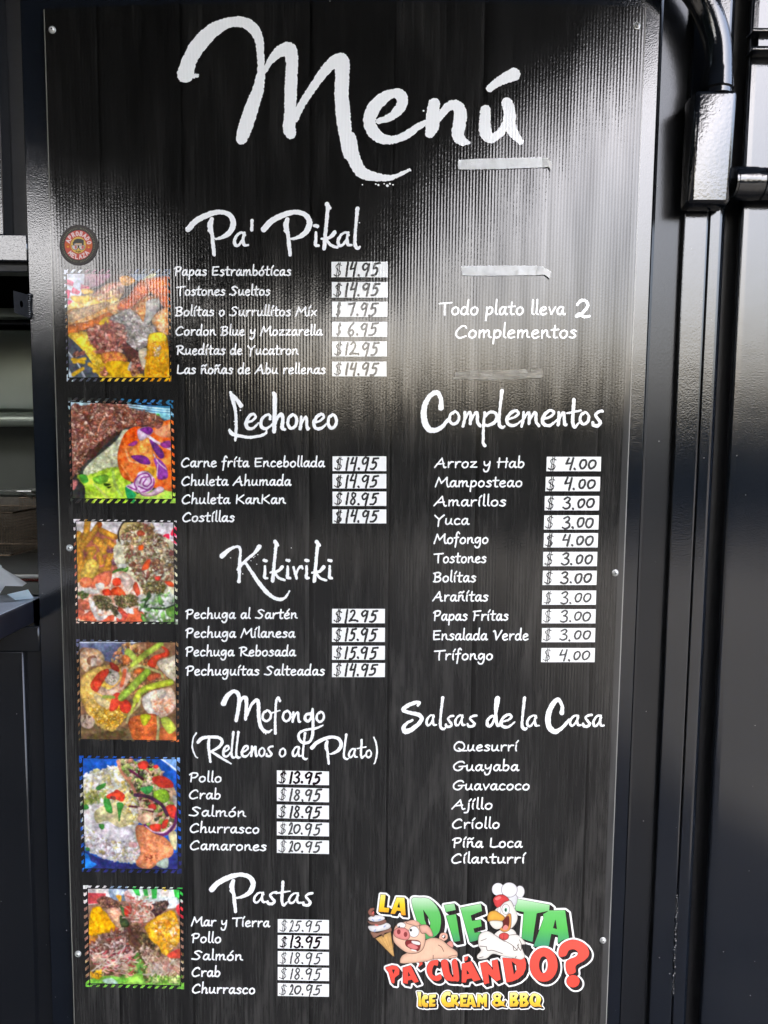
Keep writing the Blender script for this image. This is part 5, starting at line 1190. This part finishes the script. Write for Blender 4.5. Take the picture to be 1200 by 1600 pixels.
c.poly("710,680 780,620 850,650 840,700 760,730", (222, 180, 150), .1, 20, .3)
c.poly("700,750 760,740 860,810 960,850 1030,930 1020,1010 900,1080 820,1130 720,1110 700,1060 740,980 700,840", (218, 126, 86), .1, 14, .3, col2=(232, 158, 116), hi=.1); c.bits("780,1010 900,1010 880,1060 800,1060", 8, 5, 12, [(120, 40, 30)], 2, .1)
c.poly("880,1080 980,1030 980,1120 900,1110", (170, 186, 170), .1, 20, .2); c.poly("640,890 710,900 700,940 640,930", (226, 176, 170), .05, 20, .2); c.poly("1030,470 1065,500 1060,580 1035,540", (220, 216, 206), .05, 20, .2); c.poly("990,820 1060,800 1060,960 1020,920", (206, 196, 150), .15, 20, .2)
framed(c, [(190, 115), (1092, 135), (1108, 1172), (215, 1158)], [(224, 142), (1060, 150), (1074, 1134), (244, 1126)], 'food_picture', 'printed picture of salmon with mashed plantain and salad on a blue plate', period=76)

# picture 6: stuffed plantain cups with shredded meat on lettuce
c = Canvas(90, 1360, 5.714, (222, 126, 1138, 1068), 0.62, 16)
c.fill((120, 90, 76), .25, 40)
c.poly("222,126 470,126 460,260 222,300", (214, 208, 204), .06, 40, 0); c.poly("270,200 430,205 430,290 270,300", (176, 70, 74), .08, 30, 0, False); c.poly("470,126 640,126 640,260 480,250", (110, 124, 140), .15, 30, 0)
c.poly("500,170 590,180 580,220 510,220", (190, 200, 214), .1, 16, .1); c.poly("520,225 570,225 560,280", (214, 160, 60), .1, 16, .1); c.poly("600,190 700,180 720,280 620,280", (214, 176, 170), .15, 16, .1)
c.poly("640,126 1138,126 1138,300 1000,320 760,300", (214, 220, 214), .06, 30, 0)
for q in ("660,150 720,140 740,230 700,220", "760,170 800,160 815,250 780,250", "835,160 890,150 885,250 845,255", "1030,150 1138,150 1138,260 1050,260"): c.poly(q, (56, 160, 70), .1, 20, .1, False)
c.poly("920,180 980,170 1000,240 940,250", (226, 214, 206), .1, 16, .2); c.poly("930,150 1000,150 960,190", (226, 180, 60), .1, 10, .1, False); c.poly("880,250 1060,240 1060,330 900,330", (200, 206, 204), .15, 20, .1); c.poly("1060,320 1138,290 1138,430 1080,400", (206, 60, 66), .1, 20, .1)
c.poly("680,740 760,760 860,880 900,1010 600,1010 560,880", (70, 110, 50), .25, 24, .3, col2=(96, 140, 64)); c.poly("600,860 690,790 700,860 600,900", (140, 170, 90), .1, 20, .2)
c.bits("270,800 1110,700 1110,980 270,980", 140, 12, 26, [(150, 130, 90), (90, 70, 44), (190, 170, 120), (60, 60, 30)], 2, .3)
c.poly("350,260 440,230 560,300 620,360 480,350 370,300", (90, 60, 50), .3, 12, .2, wob=8); c.poly("820,340 860,290 980,270 980,330 880,410", (60, 46, 46), .3, 12, .2, wob=8)
c.bits("360,260 430,235 540,300 560,350 420,330", 60, 8, 18, [(120, 84, 70), (90, 60, 50), (150, 110, 90)]); c.bits("830,340 870,290 980,280 960,340 880,400", 50, 8, 18, [(80, 62, 58), (110, 86, 76), (56, 40, 38)])
c.poly("560,310 620,330 640,400 600,420 570,370", (60, 90, 50), .2, 14, .2); c.poly("600,325 660,330 640,410 600,400", (190, 60, 50), .1, 16, .2)
c.poly("285,420 310,340 370,320 420,370 540,460 560,560 430,560 300,590 275,540", (226, 150, 30), .15, 24, .35, col2=(240, 176, 46), wob=8, hi=.08)
c.poly("440,350 540,340 600,480 590,540 520,500 460,420", (222, 186, 160), .12, 14, .3, col2=(200, 140, 110)); c.poly("560,400 640,470 600,540 560,480", (50, 60, 36), .2, 14, .1)
c.poly("290,600 380,590 370,660 290,665", (196, 130, 60), .15, 20, .3, hi=.1)
c.bits("290,660 420,580 640,520 680,720 640,760 500,780 300,780", 330, 7, 20, [(150, 120, 110), (120, 90, 80), (186, 160, 150), (90, 50, 44), (206, 186, 176), (140, 70, 60)], 2.4, .35)
for i in range(70):
    x, y = c.rng.uniform(640, 830), c.rng.uniform(250, 470); t_ = c.rng.uniform(0, 6.28); L_ = c.rng.uniform(30, 90)
    c.line([(x, y, 6), (x + L_ * .5 * math.cos(t_) + 12, y + L_ * .5 * math.sin(t_), 6), (x + L_ * math.cos(t_), y + L_ * math.sin(t_), 5)], [(232, 200, 176), (222, 150, 130), (240, 220, 206), (206, 110, 96)][i % 4], 6, .1, .25)
c.bits("650,480 720,470 740,560 680,560", 30, 8, 18, [(120, 90, 70), (90, 60, 44), (150, 120, 100)]); c.poly("640,560 800,560 860,680 800,850 720,720 640,660", (72, 52, 40), .3, 16, .1, wob=10)
c.bits("740,580 880,600 860,700 760,680", 50, 8, 20, [(96, 76, 50), (60, 44, 34), (130, 110, 76)])
c.poly("780,500 860,430 1000,360 1060,400 1100,560 1080,650 1020,700 980,760 930,740 900,680 830,620 800,560", (220, 150, 40), .15, 20, .35, col2=(236, 180, 66), wob=8, hi=.12)
c.bits("860,460 1060,440 1080,640 960,720 900,640", 100, 7, 18, [(190, 104, 40), (232, 190, 120), (240, 200, 90), (214, 140, 60), (236, 214, 190)], 2, .2)
for i in range(110):
    x, y = c.rng.uniform(300, 640), c.rng.uniform(740, 920); t_ = c.rng.uniform(-.9, .5); L_ = c.rng.uniform(40, 100)
    c.line([(x, y, 6), (x + L_ * .5 * math.cos(t_), y + L_ * .5 * math.sin(t_) + 10, 6), (x + L_ * math.cos(t_), y + L_ * math.sin(t_), 5)], [(236, 210, 190), (226, 170, 156), (244, 228, 216), (206, 90, 96), (220, 190, 160)][i % 5], 6, .1, .25)
for i in range(90):
    x, y = c.rng.uniform(800, 1090), c.rng.uniform(760, 900); t_ = c.rng.uniform(.2, 2.6); L_ = c.rng.uniform(40, 110)
    c.line([(x, y, 6), (x + L_ * .4 * math.cos(t_) + 10, y + L_ * .4 * math.sin(t_), 6), (x + L_ * math.cos(t_), y + L_ * math.sin(t_), 5)], [(236, 214, 190), (226, 180, 160), (244, 228, 206), (206, 150, 130)][i % 4], 6, .1, .25)
c.bits("730,700 860,700 840,850 780,800", 40, 9, 20, [(190, 160, 140), (150, 110, 96), (214, 190, 170)]); c.line("770,930 840,920 880,850", (240, 226, 206), 8, .05, .3); c.line("840,940 880,900 900,840", (240, 226, 206), 8, .05, .3); c.poly("980,750 1080,700 1100,720 1100,780 1000,780", (214, 80, 66), .1, 20, .2)
c.poly("222,1000 340,960 460,940 620,960 700,920 760,930 790,1000 1000,990 1138,1000 1138,1068 222,1068", (96, 156, 60), .2, 20, .1, col2=(130, 190, 80)); c.poly("600,1010 660,950 720,925 790,1010 720,1020", (150, 206, 90), .1, 20, .3); c.poly("400,980 480,960 540,1010 440,1010", (190, 220, 200), .1, 20, .2); c.bits("820,960 1100,940 1100,1010 840,1010", 70, 7, 16, [(150, 190, 90), (200, 206, 140), (70, 120, 40)], 2, .2)
c.bits("290,920 380,900 380,960 300,960", 20, 8, 18, [(220, 170, 50), (190, 130, 30)])
framed(c, [(228, 132), (1118, 152), (1132, 1062), (250, 1040)], [(268, 162), (1088, 170), (1098, 1028), (290, 1008)], 'food_picture', 'printed picture of stuffed plantain cups with shredded meat on lettuce', period=67)
# ------------------------------------------------------------------ restaurant logo printed at the foot of the board
LOGO = empty('logo', (0, 0, 0), None, None); LOGO['label'] = 'colourful restaurant logo with pig, cone and chef rooster'
LOGO.parent = BRD; LOGO.location = -Vector(BRD.location)
def spts(s, ox, oy, k): return [(ox + float(a) / k, oy + float(b) / k) for a, b in (w.split(',') for w in s.split())]
def ell(cx, cy, rx, ry, n=36, ox=0, oy=0, k=1): return [(ox + (cx + rx * math.cos(t)) / k, oy + (cy + ry * math.sin(t)) / k) for t in np.linspace(0, 2 * math.pi, n, endpoint=False)]
A_, B_, C_, D_ = (570, 1370, 6.0), (730, 1370, 6.0), (590, 1470, 6.667), (740, 1460, 6.316)
def letters(bounds, shapes, holes, cols, sh, ow, base, dark_w=0.5, cell=0.45):
    x0, y0, x1, y1 = bounds; f = Field(x0, y0, x1, y1, cell); X, Y = f.grid()
    F = np.full(f.F.shape, 50.0)
    for p in shapes: np.minimum(F, poly_sdf(X, Y, p), out=F)
    for p in holes: np.maximum(F, -poly_sdf(X, Y, p), out=F)
    D = F - dark_w
    n = 7
    for i in range(1, n + 1):
        dx, dy = sh[0] * i / n / cell, sh[1] * i / n / cell; ix, iy = int(round(dx)), int(round(dy))
        S = np.full(F.shape, 50.0); S[iy:, ix:] = F[:F.shape[0] - iy, :F.shape[1] - ix]
        np.minimum(D, S - dark_w, out=D)
    W = D - ow
    sheet('white_outline', W, x0, y0, cell, (.82, .82, .80), base, None).parent = LOGO
    sheet('dark_edge', D, x0, y0, cell, srgb(44, 38, 38), base + .00015, None).parent = LOGO
    H = F - 0.15; sheet('lettering', F + 0.15, x0, y0, cell, cols, base + .0003, None).parent = LOGO
def grad(y0, y1, *cs):
    L = [np.array(srgb(*c)) * .85 for c in cs]
    def f(px, py):
        t = np.clip((py - y0) / (y1 - y0), 0, 1) * (len(L) - 1); i = np.minimum(t.astype(int), len(L) - 2); u = (t - i)[:, None]
        a = np.array(L); return a[i] * (1 - u) + a[i + 1] * u
    return f
S = spts
letters((584, 1388, 648, 1442), [S("148,165 196,168 182,288 232,290 222,335 128,328", *A_), S("298,192 372,195 384,362 340,358 336,320 300,318 282,350 240,345", *A_)],
        [S("306,286 322,235 330,290", *A_)], grad(1396, 1430, (246, 236, 130), (246, 214, 50), (240, 160, 50)), (3.6, 3.0), 2.6, .0004)
letters((632, 1390, 902, 1492), [cr(S("438,215 520,197 600,205 670,270 710,360 712,460 680,540 600,582 540,560 490,420", *A_), 2, True)[:, :2], S("742,265 840,250 852,310 760,332", *A_), S("762,365 855,350 895,600 835,612", *A_),
        S("895,290 1088,252 1100,320 995,362 1005,412 1088,400 1095,465 1020,485 1030,525 1085,515 1075,590 985,615", *A_),
        S("450,203 775,262 768,318 652,343 612,612 510,580 530,330 450,315", *B_), S("768,315 918,312 958,595 900,590 850,625 850,548 788,535 765,660 620,655 716,390 712,350", *B_)],
        [S("548,310 590,370 615,430 610,480 590,480 560,400", *A_), S("805,480 828,400 842,490", *B_)], grad(1400, 1476, (206, 234, 200), (106, 196, 106), (92, 190, 90), (70, 150, 110)), (5.8, 4.4), 2.9, .0010)
letters((596, 1462, 934, 1560), [S("85,275 150,255 200,262 228,300 225,350 180,385 175,445 145,440 115,330 85,290", *C_), S("262,280 345,255 430,425 385,440 355,405 318,415 315,450 265,440", *C_), S("415,210 465,205 470,245 420,280 440,240", *C_),
        cr(S("630,205 625,262 590,255 570,300 575,350 610,365 655,350 665,395 620,420 560,400 520,340 515,270 550,215 600,200", *C_), 1, True)[:, :2],
        cr(S("662,215 725,205 750,320 780,375 790,360 775,220 825,205 850,405 800,420 760,420 710,405 680,330", *C_), 1, True)[:, :2], S("905,170 945,160 935,205 905,215", *C_), S("878,240 975,210 1075,405 1000,425 980,390 930,400 920,435 875,435", *C_),
        S("65,285 130,270 190,350 180,260 235,248 268,445 225,465 145,390 155,480 105,495", *D_), S("285,230 380,238 500,220 518,280 515,340 490,395 440,440 380,465 325,475", *D_), ell(692, 300, 138, 168, 40, *D_),
        cr(S("840,165 870,100 940,60 1010,55 1090,90 1135,150 1135,210 1090,260 1010,310 1005,375 930,390 915,270 1010,220 1030,180 990,148 940,160 910,210 850,220", *D_), 1, True)[:, :2], ell(982, 462, 65, 62, 28, *D_)],
        [S("150,300 180,300 165,345", *C_), S("318,370 318,322 342,362", *C_), S("930,350 928,302 956,340", *C_), S("375,265 420,300 425,350 398,398", *D_), ell(690, 300, 44, 84, 30, *D_)],
        grad(1470, 1550, (240, 92, 78), (238, 80, 66)), (4.2, 4.0), 2.6, .0018)
letters((645, 1542, 856, 1582), [S("410,530 455,530 450,610 462,690 420,680 425,600", *C_), cr(S("522,568 480,562 455,620 470,682 522,688 522,650 500,645 495,612 522,606", *C_), 1, True)[:, :2], S("535,560 610,555 605,590 570,595 570,610 600,612 598,640 570,645 572,655 605,655 600,685 535,688", *C_),
        cr(S("757,530 700,533 662,590 670,650 710,688 765,685 765,642 725,640 708,600 725,570 755,575", *C_), 1, True)[:, :2], S("765,560 830,560 842,600 820,630 852,665 835,690 800,655 798,690 762,688", *C_), S("862,560 935,555 932,590 890,592 890,610 922,610 920,640 890,642 892,655 932,655 925,688 857,688", *C_),
        S("948,560 988,558 1030,690 990,692 980,665 958,665 955,690 922,690", *C_), S("1040,555 1075,560 1090,600 1105,555 1140,550 1140,690 1110,690 1105,640 1090,670 1070,640 1068,690 1035,690", *C_),
        cr(S("190,620 200,590 240,578 275,600 265,640 290,665 312,650 300,690 318,712 270,705 220,715 185,690 185,660 205,645", *D_), 1, True)[:, :2], S("355,575 420,570 445,600 425,637 450,675 430,710 355,715", *D_), S("455,580 520,575 545,605 525,642 548,680 525,712 455,718", *D_),
        cr(S("600,580 650,600 668,640 655,685 675,718 640,712 600,715 560,690 550,640 570,595", *D_), 1, True)[:, :2]],
        [S("795,588 812,590 800,612", *C_), S("958,635 965,600 975,638", *C_), ell(232, 612, 13, 10, 12, *D_), ell(228, 675, 15, 12, 12, *D_), S("385,600 405,602 388,625", *D_), S("388,655 412,665 388,685", *D_), S("487,605 505,607 488,630", *D_), S("488,660 512,668 488,690", *D_), ell(603, 640, 17, 34, 16, *D_)],
        grad(1552, 1574, (250, 240, 150), (246, 212, 66), (238, 170, 60)), (2.2, 2.2), 1.7, .0004, cell=0.36)
LN = (52, 34, 30)
def mascot(c, name, lift, label):
    o = c.build(name, lift, None, thr=0.5, grain=0.0); o.parent = LOGO; o['label'] = label; return o
# ice cream cone
c = Canvas(*A_, (10, 270, 300, 760), 0.4, 21)
c.poly("100,578 242,515 276,745 262,742", (222, 170, 96), .12, 14, .25, False, line=LN, lw=4)
for i in range(6): c.line([(120 + i * 30, 575 - i * 8, 2), (200 + i * 14, 680 - i * 4, 2)], (190, 130, 66), 2)
for q, k_ in (("55,515 120,525 190,498 242,475 248,512 185,530 172,565 155,540 90,572 72,555", (150, 104, 84)), ("35,462 100,455 190,430 238,450 232,482 150,508 70,514 40,492", (238, 236, 232)), ("30,412 60,424 120,424 190,402 202,425 150,450 80,452 35,432", (140, 96, 82)), ("35,382 100,360 168,368 186,396 120,420 50,412", (240, 238, 236)), ("85,292 50,298 30,330 45,358 80,372 92,355 70,342 66,322 88,310", (150, 92, 76))):
    c.poly(q, k_, .06, 20, .2, line=LN, lw=3)
c.poly("75,322 90,330 82,352 66,345", (226, 100, 90), .05, 10, 0)
for q in ("72,400 84,412", "130,405 150,398", "100,495 90,512", "180,470 192,460"): c.line(q, (150, 170, 214), 6)
c.line("100,452 120,455", (222, 96, 90), 6)
mascot(c, 'ice_cream_cone', .0031, 'printed ice cream cone with chocolate swirl')
# pig
SK = (244, 190, 156)
c = Canvas(*A_, (240, 390, 900, 830), 0.4, 22)
c.line("705,580 720,540 760,540 765,575 735,590 715,570", LN, 15); c.line("705,580 720,540 760,540 765,575 735,590 715,570", (240, 176, 150), 10)
c.poly("745,650 800,600 828,622 822,665 770,680", (238, 150, 134), .05, 20, .2, line=LN, lw=3)
c.poly("400,700 560,600 640,572 720,592 790,650 850,690 868,715 862,752 800,765 660,770 560,795 360,812 330,790 350,740 400,712", SK, .04, 40, .25, line=LN, lw=4)
c.line("740,700 720,660 690,640", LN, 2.5); c.line("640,770 642,735", LN, 2.5); c.line("780,755 820,740 860,735", LN, 2)
c.poly("268,520 300,450 380,420 440,410 520,440 560,520 566,600 540,680 480,715 400,712 320,660 270,600", SK, .04, 40, .25, line=LN, lw=4)
c.poly("388,428 450,405 512,430 500,462 430,448", (242, 180, 150), .05, 20, .2, line=LN, lw=3); c.poly("515,462 570,450 612,480 640,552 606,558 570,528 530,525", (240, 176, 150), .05, 20, .25, line=LN, lw=4)
c.poly(ell(342, 455, 40, 27), (244, 240, 232), .0, 20, .05, line=LN, lw=3); c.poly(ell(460, 515, 48, 50), (246, 242, 236), 0, 20, .05, line=LN, lw=3); c.poly(ell(432, 500, 11, 13), (30, 30, 30), 0, 9, 0); c.poly(ell(322, 470, 7, 9), (30, 30, 30), 0, 9, 0)
c.poly("272,510 310,480 372,482 412,512 420,562 390,592 320,578 280,552", (232, 132, 124), .05, 30, .2, line=LN, lw=3); c.poly(ell(318, 516, 17, 24), (130, 50, 50), 0, 9, .0); c.poly(ell(382, 540, 17, 24), (130, 50, 50), 0, 9, 0)
c.poly("385,602 440,592 516,608 512,680 470,695 420,668 385,642", (120, 40, 40), .05, 10, 0, line=LN, lw=3); c.poly("440,600 514,612 512,640 450,625", (246, 242, 234), 0, 9, .1); c.poly("400,640 440,625 500,660 470,682 420,664", (230, 120, 116), .04, 20, .1); c.line("440,685 480,695", (246, 242, 234), 6)
mascot(c, 'pig', .0032, 'printed cartoon pig with wide eyes')
# chef rooster
WH = (238, 234, 222)
c = Canvas(*B_, (80, 45, 570, 800), 0.4, 23)
c.poly("370,150 470,150 452,270 380,230", (222, 222, 226), .04, 20, .2, line=LN, lw=3)
for e_ in ((290, 118, 58, 60), (495, 140, 42, 56), (395, 122, 74, 68)): c.poly(ell(*e_), (240, 240, 242), .03, 40, .12, line=LN, lw=3)
c.poly("250,545 320,495 420,490 460,540 400,580 300,570", WH, .03, 40, .15, line=LN, lw=3)
c.poly("272,300 330,250 400,222 440,290 472,370 452,440 400,488 320,480 240,462 208,425 230,350", WH, .03, 40, .15, line=LN, lw=4)
c.poly("245,212 280,175 340,170 392,216 345,240 300,286 268,278", (222, 60, 60), .04, 30, .25, line=LN, lw=3); c.poly("260,205 300,182 320,195 280,220", (240, 120, 116), 0, 9, 0)
c.poly(ell(362, 305, 34, 46), (244, 244, 240), 0, 9, .05, line=LN, lw=3); c.poly(ell(362, 310, 13, 20), (80, 150, 110), 0, 9, 0); c.poly(ell(360, 312, 6, 11), (20, 20, 20), 0, 9, 0); c.poly(ell(302, 312, 14, 30), (240, 240, 236), 0, 9, .05, line=LN, lw=2)
c.poly("300,480 330,420 380,355 408,350 412,440 392,500 340,515", (232, 150, 70), .04, 20, .2, line=LN, lw=3); c.poly("330,420 385,365 396,430 376,492 340,490 322,470", (90, 34, 30), .03, 20, 0); c.poly("335,475 360,450 385,470 370,495 340,498", (226, 130, 120), 0, 20, 0)
c.poly("195,418 192,365 215,328 262,318 305,342 350,378 330,412 270,412 215,415", (240, 168, 60), .04, 30, .25, line=LN, lw=3); c.poly("210,420 270,412 330,425 325,470 280,492 235,470", (238, 230, 214), .03, 30, .15, line=LN, lw=2)
c.poly("105,590 122,535 200,512 300,572 350,560 420,545 480,550 548,625 505,640 525,700 540,745 505,775 440,762 330,742 240,722 180,765 110,772 92,742 130,690 108,650", WH, .03, 60, .15, line=LN, lw=4)
for q in ("130,600 180,580", "120,650 180,655", "180,655 190,690 240,690 330,720", "350,600 420,640 470,690", "430,650 440,690 470,680 480,630", "470,640 500,690 510,640 490,590", "110,760 150,750", "450,760 460,745", "300,575 350,605"): c.line(q, LN, 2.6)
c.poly("302,545 340,525 386,540 382,578 345,592 305,572", (222, 70, 66), .04, 20, .25, line=LN, lw=3); c.line("343,545 343,585", LN, 2)
mascot(c, 'rooster', .0033, 'printed cartoon rooster in a white chef hat')

# ------------------------------------------------------------------ round sticker
c = Canvas(85, 340, 15, (100, 150, 1040, 1140), 0.22, 31)
c.poly(ell(568, 645, 452, 478), (62, 58, 56), .04, 60, 0, True)
c.poly(ell(565, 643, 326, 346), (198, 76, 70), .05, 60, 0, col2=(206, 84, 66)); c.poly("245,600 380,600 380,720 250,720", (206, 96, 50), 0, 30, 0, False); c.poly("740,600 885,600 885,720 740,720", (206, 96, 50), 0, 30, 0, False)
c.poly(ell(560, 643, 190, 200), (188, 110, 50), 0, 9, 0); c.poly(ell(560, 643, 178, 190), (222, 180, 84), .03, 30, 0)
def arc_text(c, word, cx, cy, r, a0, a1, h, w, col, sw, flip=False, sy=1.05):
    for ch, a in zip(word, np.linspace(a0, a1, len(word))):
        if ch not in BL: continue
        t = math.radians(a); ux, uy = math.sin(t), -math.cos(t)        # outward
        if flip: upx, upy = -ux, -uy
        else: upx, upy = ux, uy
        rx, ry = -upy, upx                                              # reading direction
        px_, py_ = cx + r * ux, cy + r * uy * sy
        for q in BL[ch].split(';'):
            pts = []
            for z in q.split():
                u, v = (float(n) for n in z.split(',')); u = (u - 50) / 100 * w; v = (v - 50) / 100 * h
                pts.append((px_ + rx * u + upx * v, py_ + ry * u + upy * v, sw))
            for a_, b_ in zip(pts, pts[1:]): c.line([a_, b_], col, sw, 0)
arc_text(c, 'APROBADO', 563, 643, 256, -70, 78, 92, 58, (236, 214, 212), 12)
arc_text(c, 'MELAZA', 563, 643, 262, 226, 132, 88, 62, (236, 214, 212), 12, True)
arc_text(c, 'POR', 560, 643, 150, 196, 164, 34, 28, (60, 60, 30), 5, True)
for a in np.linspace(0, 360, 60, endpoint=False):
    if abs(a) < 4 or abs(a - 180) < 4: continue
    t = math.radians(a + c.rng.uniform(-1, 1)); x, y = 565 + 372 * math.sin(t), 643 - 392 * math.cos(t); L_ = 15
    c.line([(x - L_ * math.sin(t), y + L_ * math.cos(t), 3), (x + L_ * math.sin(t), y - L_ * math.cos(t), 3)], (150, 160, 110), 3); 
    if c.rng.random() < .6: c.line([(x + 8 * math.cos(t) - 8 * math.sin(t), y + 8 * math.sin(t) + 8 * math.cos(t), 3), (x + 8 * math.cos(t), y + 8 * math.sin(t), 3)], (150, 160, 110), 3)
c.poly(ell(318, 682, 18, 18), (240, 180, 60), 0, 9, 0); c.poly(ell(804, 700, 18, 18), (240, 180, 60), 0, 9, 0)
c.poly("430,580 450,560 470,520 530,496 620,500 690,530 688,600 690,640 650,650 640,600 500,600 470,650 435,640", (66, 66, 66), .06, 30, 0, False); c.poly("465,610 645,615 645,640 465,640", (186, 170, 180), 0, 9, 0, False)
c.poly("395,650 720,650 716,700 690,745 640,765 590,745 562,700 535,745 490,765 440,745 412,700", (50, 54, 50), 0, 9, 0, False)
c.poly("410,655 545,655 545,700 525,738 485,752 440,735 418,700", (214, 206, 206), 0, 9, 0, False); c.poly("582,655 708,655 704,700 680,738 640,752 600,735 582,700", (214, 206, 206), 0, 9, 0, False)
c.poly("480,660 525,670 515,730 480,720", (200, 96, 88), 0, 9, 0); c.poly("640,665 695,670 680,725 640,730", (200, 96, 88), 0, 9, 0)
stk = c.build('round_sticker', .0012, None, thr=0.5, grain=0.02)
stk.data.materials[0] = STICKER
stk['label'] = 'round dark sticker with red ring, hat and glasses, above the fries picture'; stk['category'] = 'sticker'
# ------------------------------------------------------------------ screws and strips of tape
def screw(px, py, label, tilt=0.0):
    c0 = Vector(PP(px, py, 0.0)); s = empty('screw', c0, label, 'screw', 'screws holding the menu board')
    bm = bmesh.new()
    prof = [(0.0072, 0.0), (0.0072, -.0012), (0.0064, -.0018), (.0050, -.0018), (.0048, -.0030), (.0040, -.0044), (.0022, -.0052), (.0014, -.0046), (0.0, -.0046)]
    n = 20; rings = []
    for r_, y in prof:
        rings.append([bm.verts.new((c0.x + r_ * math.cos(2 * math.pi * k / n), c0.y + y - .0003 + tilt * r_ * math.sin(2 * math.pi * k / n), c0.z + r_ * math.sin(2 * math.pi * k / n))) for k in range(n)] if r_ > 0 else [bm.verts.new((c0.x, c0.y + y - .0003, c0.z))])
    cut = 4
    for a, b in zip(rings, rings[1:]):
        for k in range(n):
            if len(b) == 1: bm.faces.new((a[k], a[(k + 1) % n], b[0]))
            else: bm.faces.new((a[k], a[(k + 1) % n], b[(k + 1) % n], b[k]))
    bm2 = bm.copy()
    bmesh.ops.delete(bm, geom=[v for v in bm.verts if (Vector((v.co.x - c0.x, 0, v.co.z - c0.z)).length > .0051)], context='VERTS')
    bmesh.ops.delete(bm2, geom=[v for v in bm2.verts if (Vector((v.co.x - c0.x, 0, v.co.z - c0.z)).length < .0049)], context='VERTS')
    tube('recess', [(c0.x, c0.y - .0040, c0.z), (c0.x, c0.y - .0056, c0.z)], .0019, BLACKSTEEL, s, 6)
    bm_obj('screw_head', bm, ZINC, s); bm_obj('washer', bm2, plain('clear rubber washer', (.45, .46, .45), .25, .3, .2, 200, .2), s)
for px, py, lb in ((82, 47, 'bright screw in the top left corner of the menu board'), (995, 41, 'bright screw in the top right corner of the menu board'), (109, 856, 'bright screw at the left edge beside the fries and tomato picture'),
                   (961, 895, 'bright screw at the right edge beside the price list'), (122, 1490, 'bright screw at the left edge beside the lowest food picture'), (942, 1469, 'bright screw at the right edge beside the logo question mark')):
    screw(px, py, lb, random.uniform(-.1, .1))
WTAPE = plain('white cloth tape', (.90, .91, .90), .3, 0, .05, 60, .3, .9)
def tape_mat():
    m, ns, ls, b = new_mat('wrinkled clear tape')
    geo = ns.new('ShaderNodeNewGeometry'); mp = ns.new('ShaderNodeMapping'); mp.inputs['Scale'].default_value = (30, 30, 160); ls.new(geo.outputs['Position'], mp.inputs[0])
    n = ns.new('ShaderNodeTexNoise'); n.inputs['Scale'].default_value = 1.0; n.inputs['Detail'].default_value = 4; n.inputs['Distortion'].default_value = 1.5; ls.new(mp.outputs[0], n.inputs[0])
    bp = ns.new('ShaderNodeBump'); bp.inputs['Strength'].default_value = 1.0; bp.inputs['Distance'].default_value = .007; ls.new(n.outputs[0], bp.inputs['Height']); ls.new(bp.outputs[0], b.inputs['Normal'])
    b.inputs['Base Color'].default_value = (.66, .62, .52, 1); b.inputs['Roughness'].default_value = .2; b.inputs['Specular IOR Level'].default_value = .9
    mr = ns.new('ShaderNodeMapRange'); mr.inputs[1].default_value = .3; mr.inputs[2].default_value = .7; mr.inputs[3].default_value = .5; mr.inputs[4].default_value = .95; ls.new(n.outputs[0], mr.inputs[0]); ls.new(mr.outputs[0], b.inputs['Alpha'])
    return m
CTAPE = tape_mat()
def tape(top, bot, mat, label, fold=None, amp=.0005, lift=.0022):
    """strip between two pixel polylines, slightly wrinkled, real thickness"""
    n = 44; m = 7
    T = np.array(top, float); B = np.array(bot, float)
    t = np.linspace(0, 1, n)
    tx = np.interp(t, np.linspace(0, 1, len(T)), T[:, 0]); ty_ = np.interp(t, np.linspace(0, 1, len(T)), T[:, 1])
    bx = np.interp(t, np.linspace(0, 1, len(B)), B[:, 0]); by = np.interp(t, np.linspace(0, 1, len(B)), B[:, 1])
    nz = vnoise((m, n), 3, RNG, 2)
    bm = bmesh.new(); g_ = []
    for j in range(m):
        s = j / (m - 1); row = []
        for i in range(n):
            p = PP(tx[i] * (1 - s) + bx[i] * s + random.uniform(-.15, .15) * (i in (0, n - 1)) * 3, ty_[i] * (1 - s) + by[i] * s, -(lift + amp * (nz[j, i] - .5) * 4))
            row.append(bm.verts.new(p))
        g_.append(row)
    for j in range(m - 1):
        for i in range(n - 1): bm.faces.new((g_[j][i], g_[j][i + 1], g_[j + 1][i + 1], g_[j + 1][i]))
    bmesh.ops.solidify(bm, geom=bm.faces[:], thickness=-.0004)
    o = bm_obj('tape_strip', bm, mat); o['label'] = label; o['category'] = 'tape'; return o
tape([(716, 250), (735, 248.6), (780, 247), (820, 246), (850, 245.2)], [(715, 264.5), (735, 265), (780, 264), (820, 262.6), (849, 261.6)], WTAPE, 'white tape strip below the large Menú title')
t1 = bpy.data.objects['tape_strip']
def fold(pix, parent, Y):
    pts = [Vector(PP(a, b, y)) for (a, b), y in zip(pix, Y)]
    bm = bmesh.new(); v = [bm.verts.new(p) for p in pts]; bm.faces.new(v); bmesh.ops.solidify(bm, geom=bm.faces[:], thickness=.0004)
    o = bm_obj('folded_end', bm, WTAPE, None, False); o.parent = parent
fold([(848, 245.2), (853, 245.8), (863, 254), (861.5, 266), (857, 260.5), (849, 261.8)], t1, [-.0034, -.0045, -.008, -.006, -.0045, -.0036])
t2 = tape([(720, 415.6), (760, 415), (800, 414.8), (842, 415)], [(722.5, 430.4), (760, 430.8), (800, 430.4), (838, 430)], WTAPE, 'white tape strip above the sentence about two side dishes')
fold([(841, 415), (847, 415.3), (861, 424), (859.5, 435.5), (851, 429), (837, 430)], t2, [-.0034, -.0045, -.008, -.006, -.0045, -.0036])
tape([(712, 580.5), (750, 579), (800, 578), (848, 575)], [(707, 592), (750, 594), (800, 593), (848.5, 590)], CTAPE, 'wrinkled clear tape strip above the Complementos title', amp=.0016)
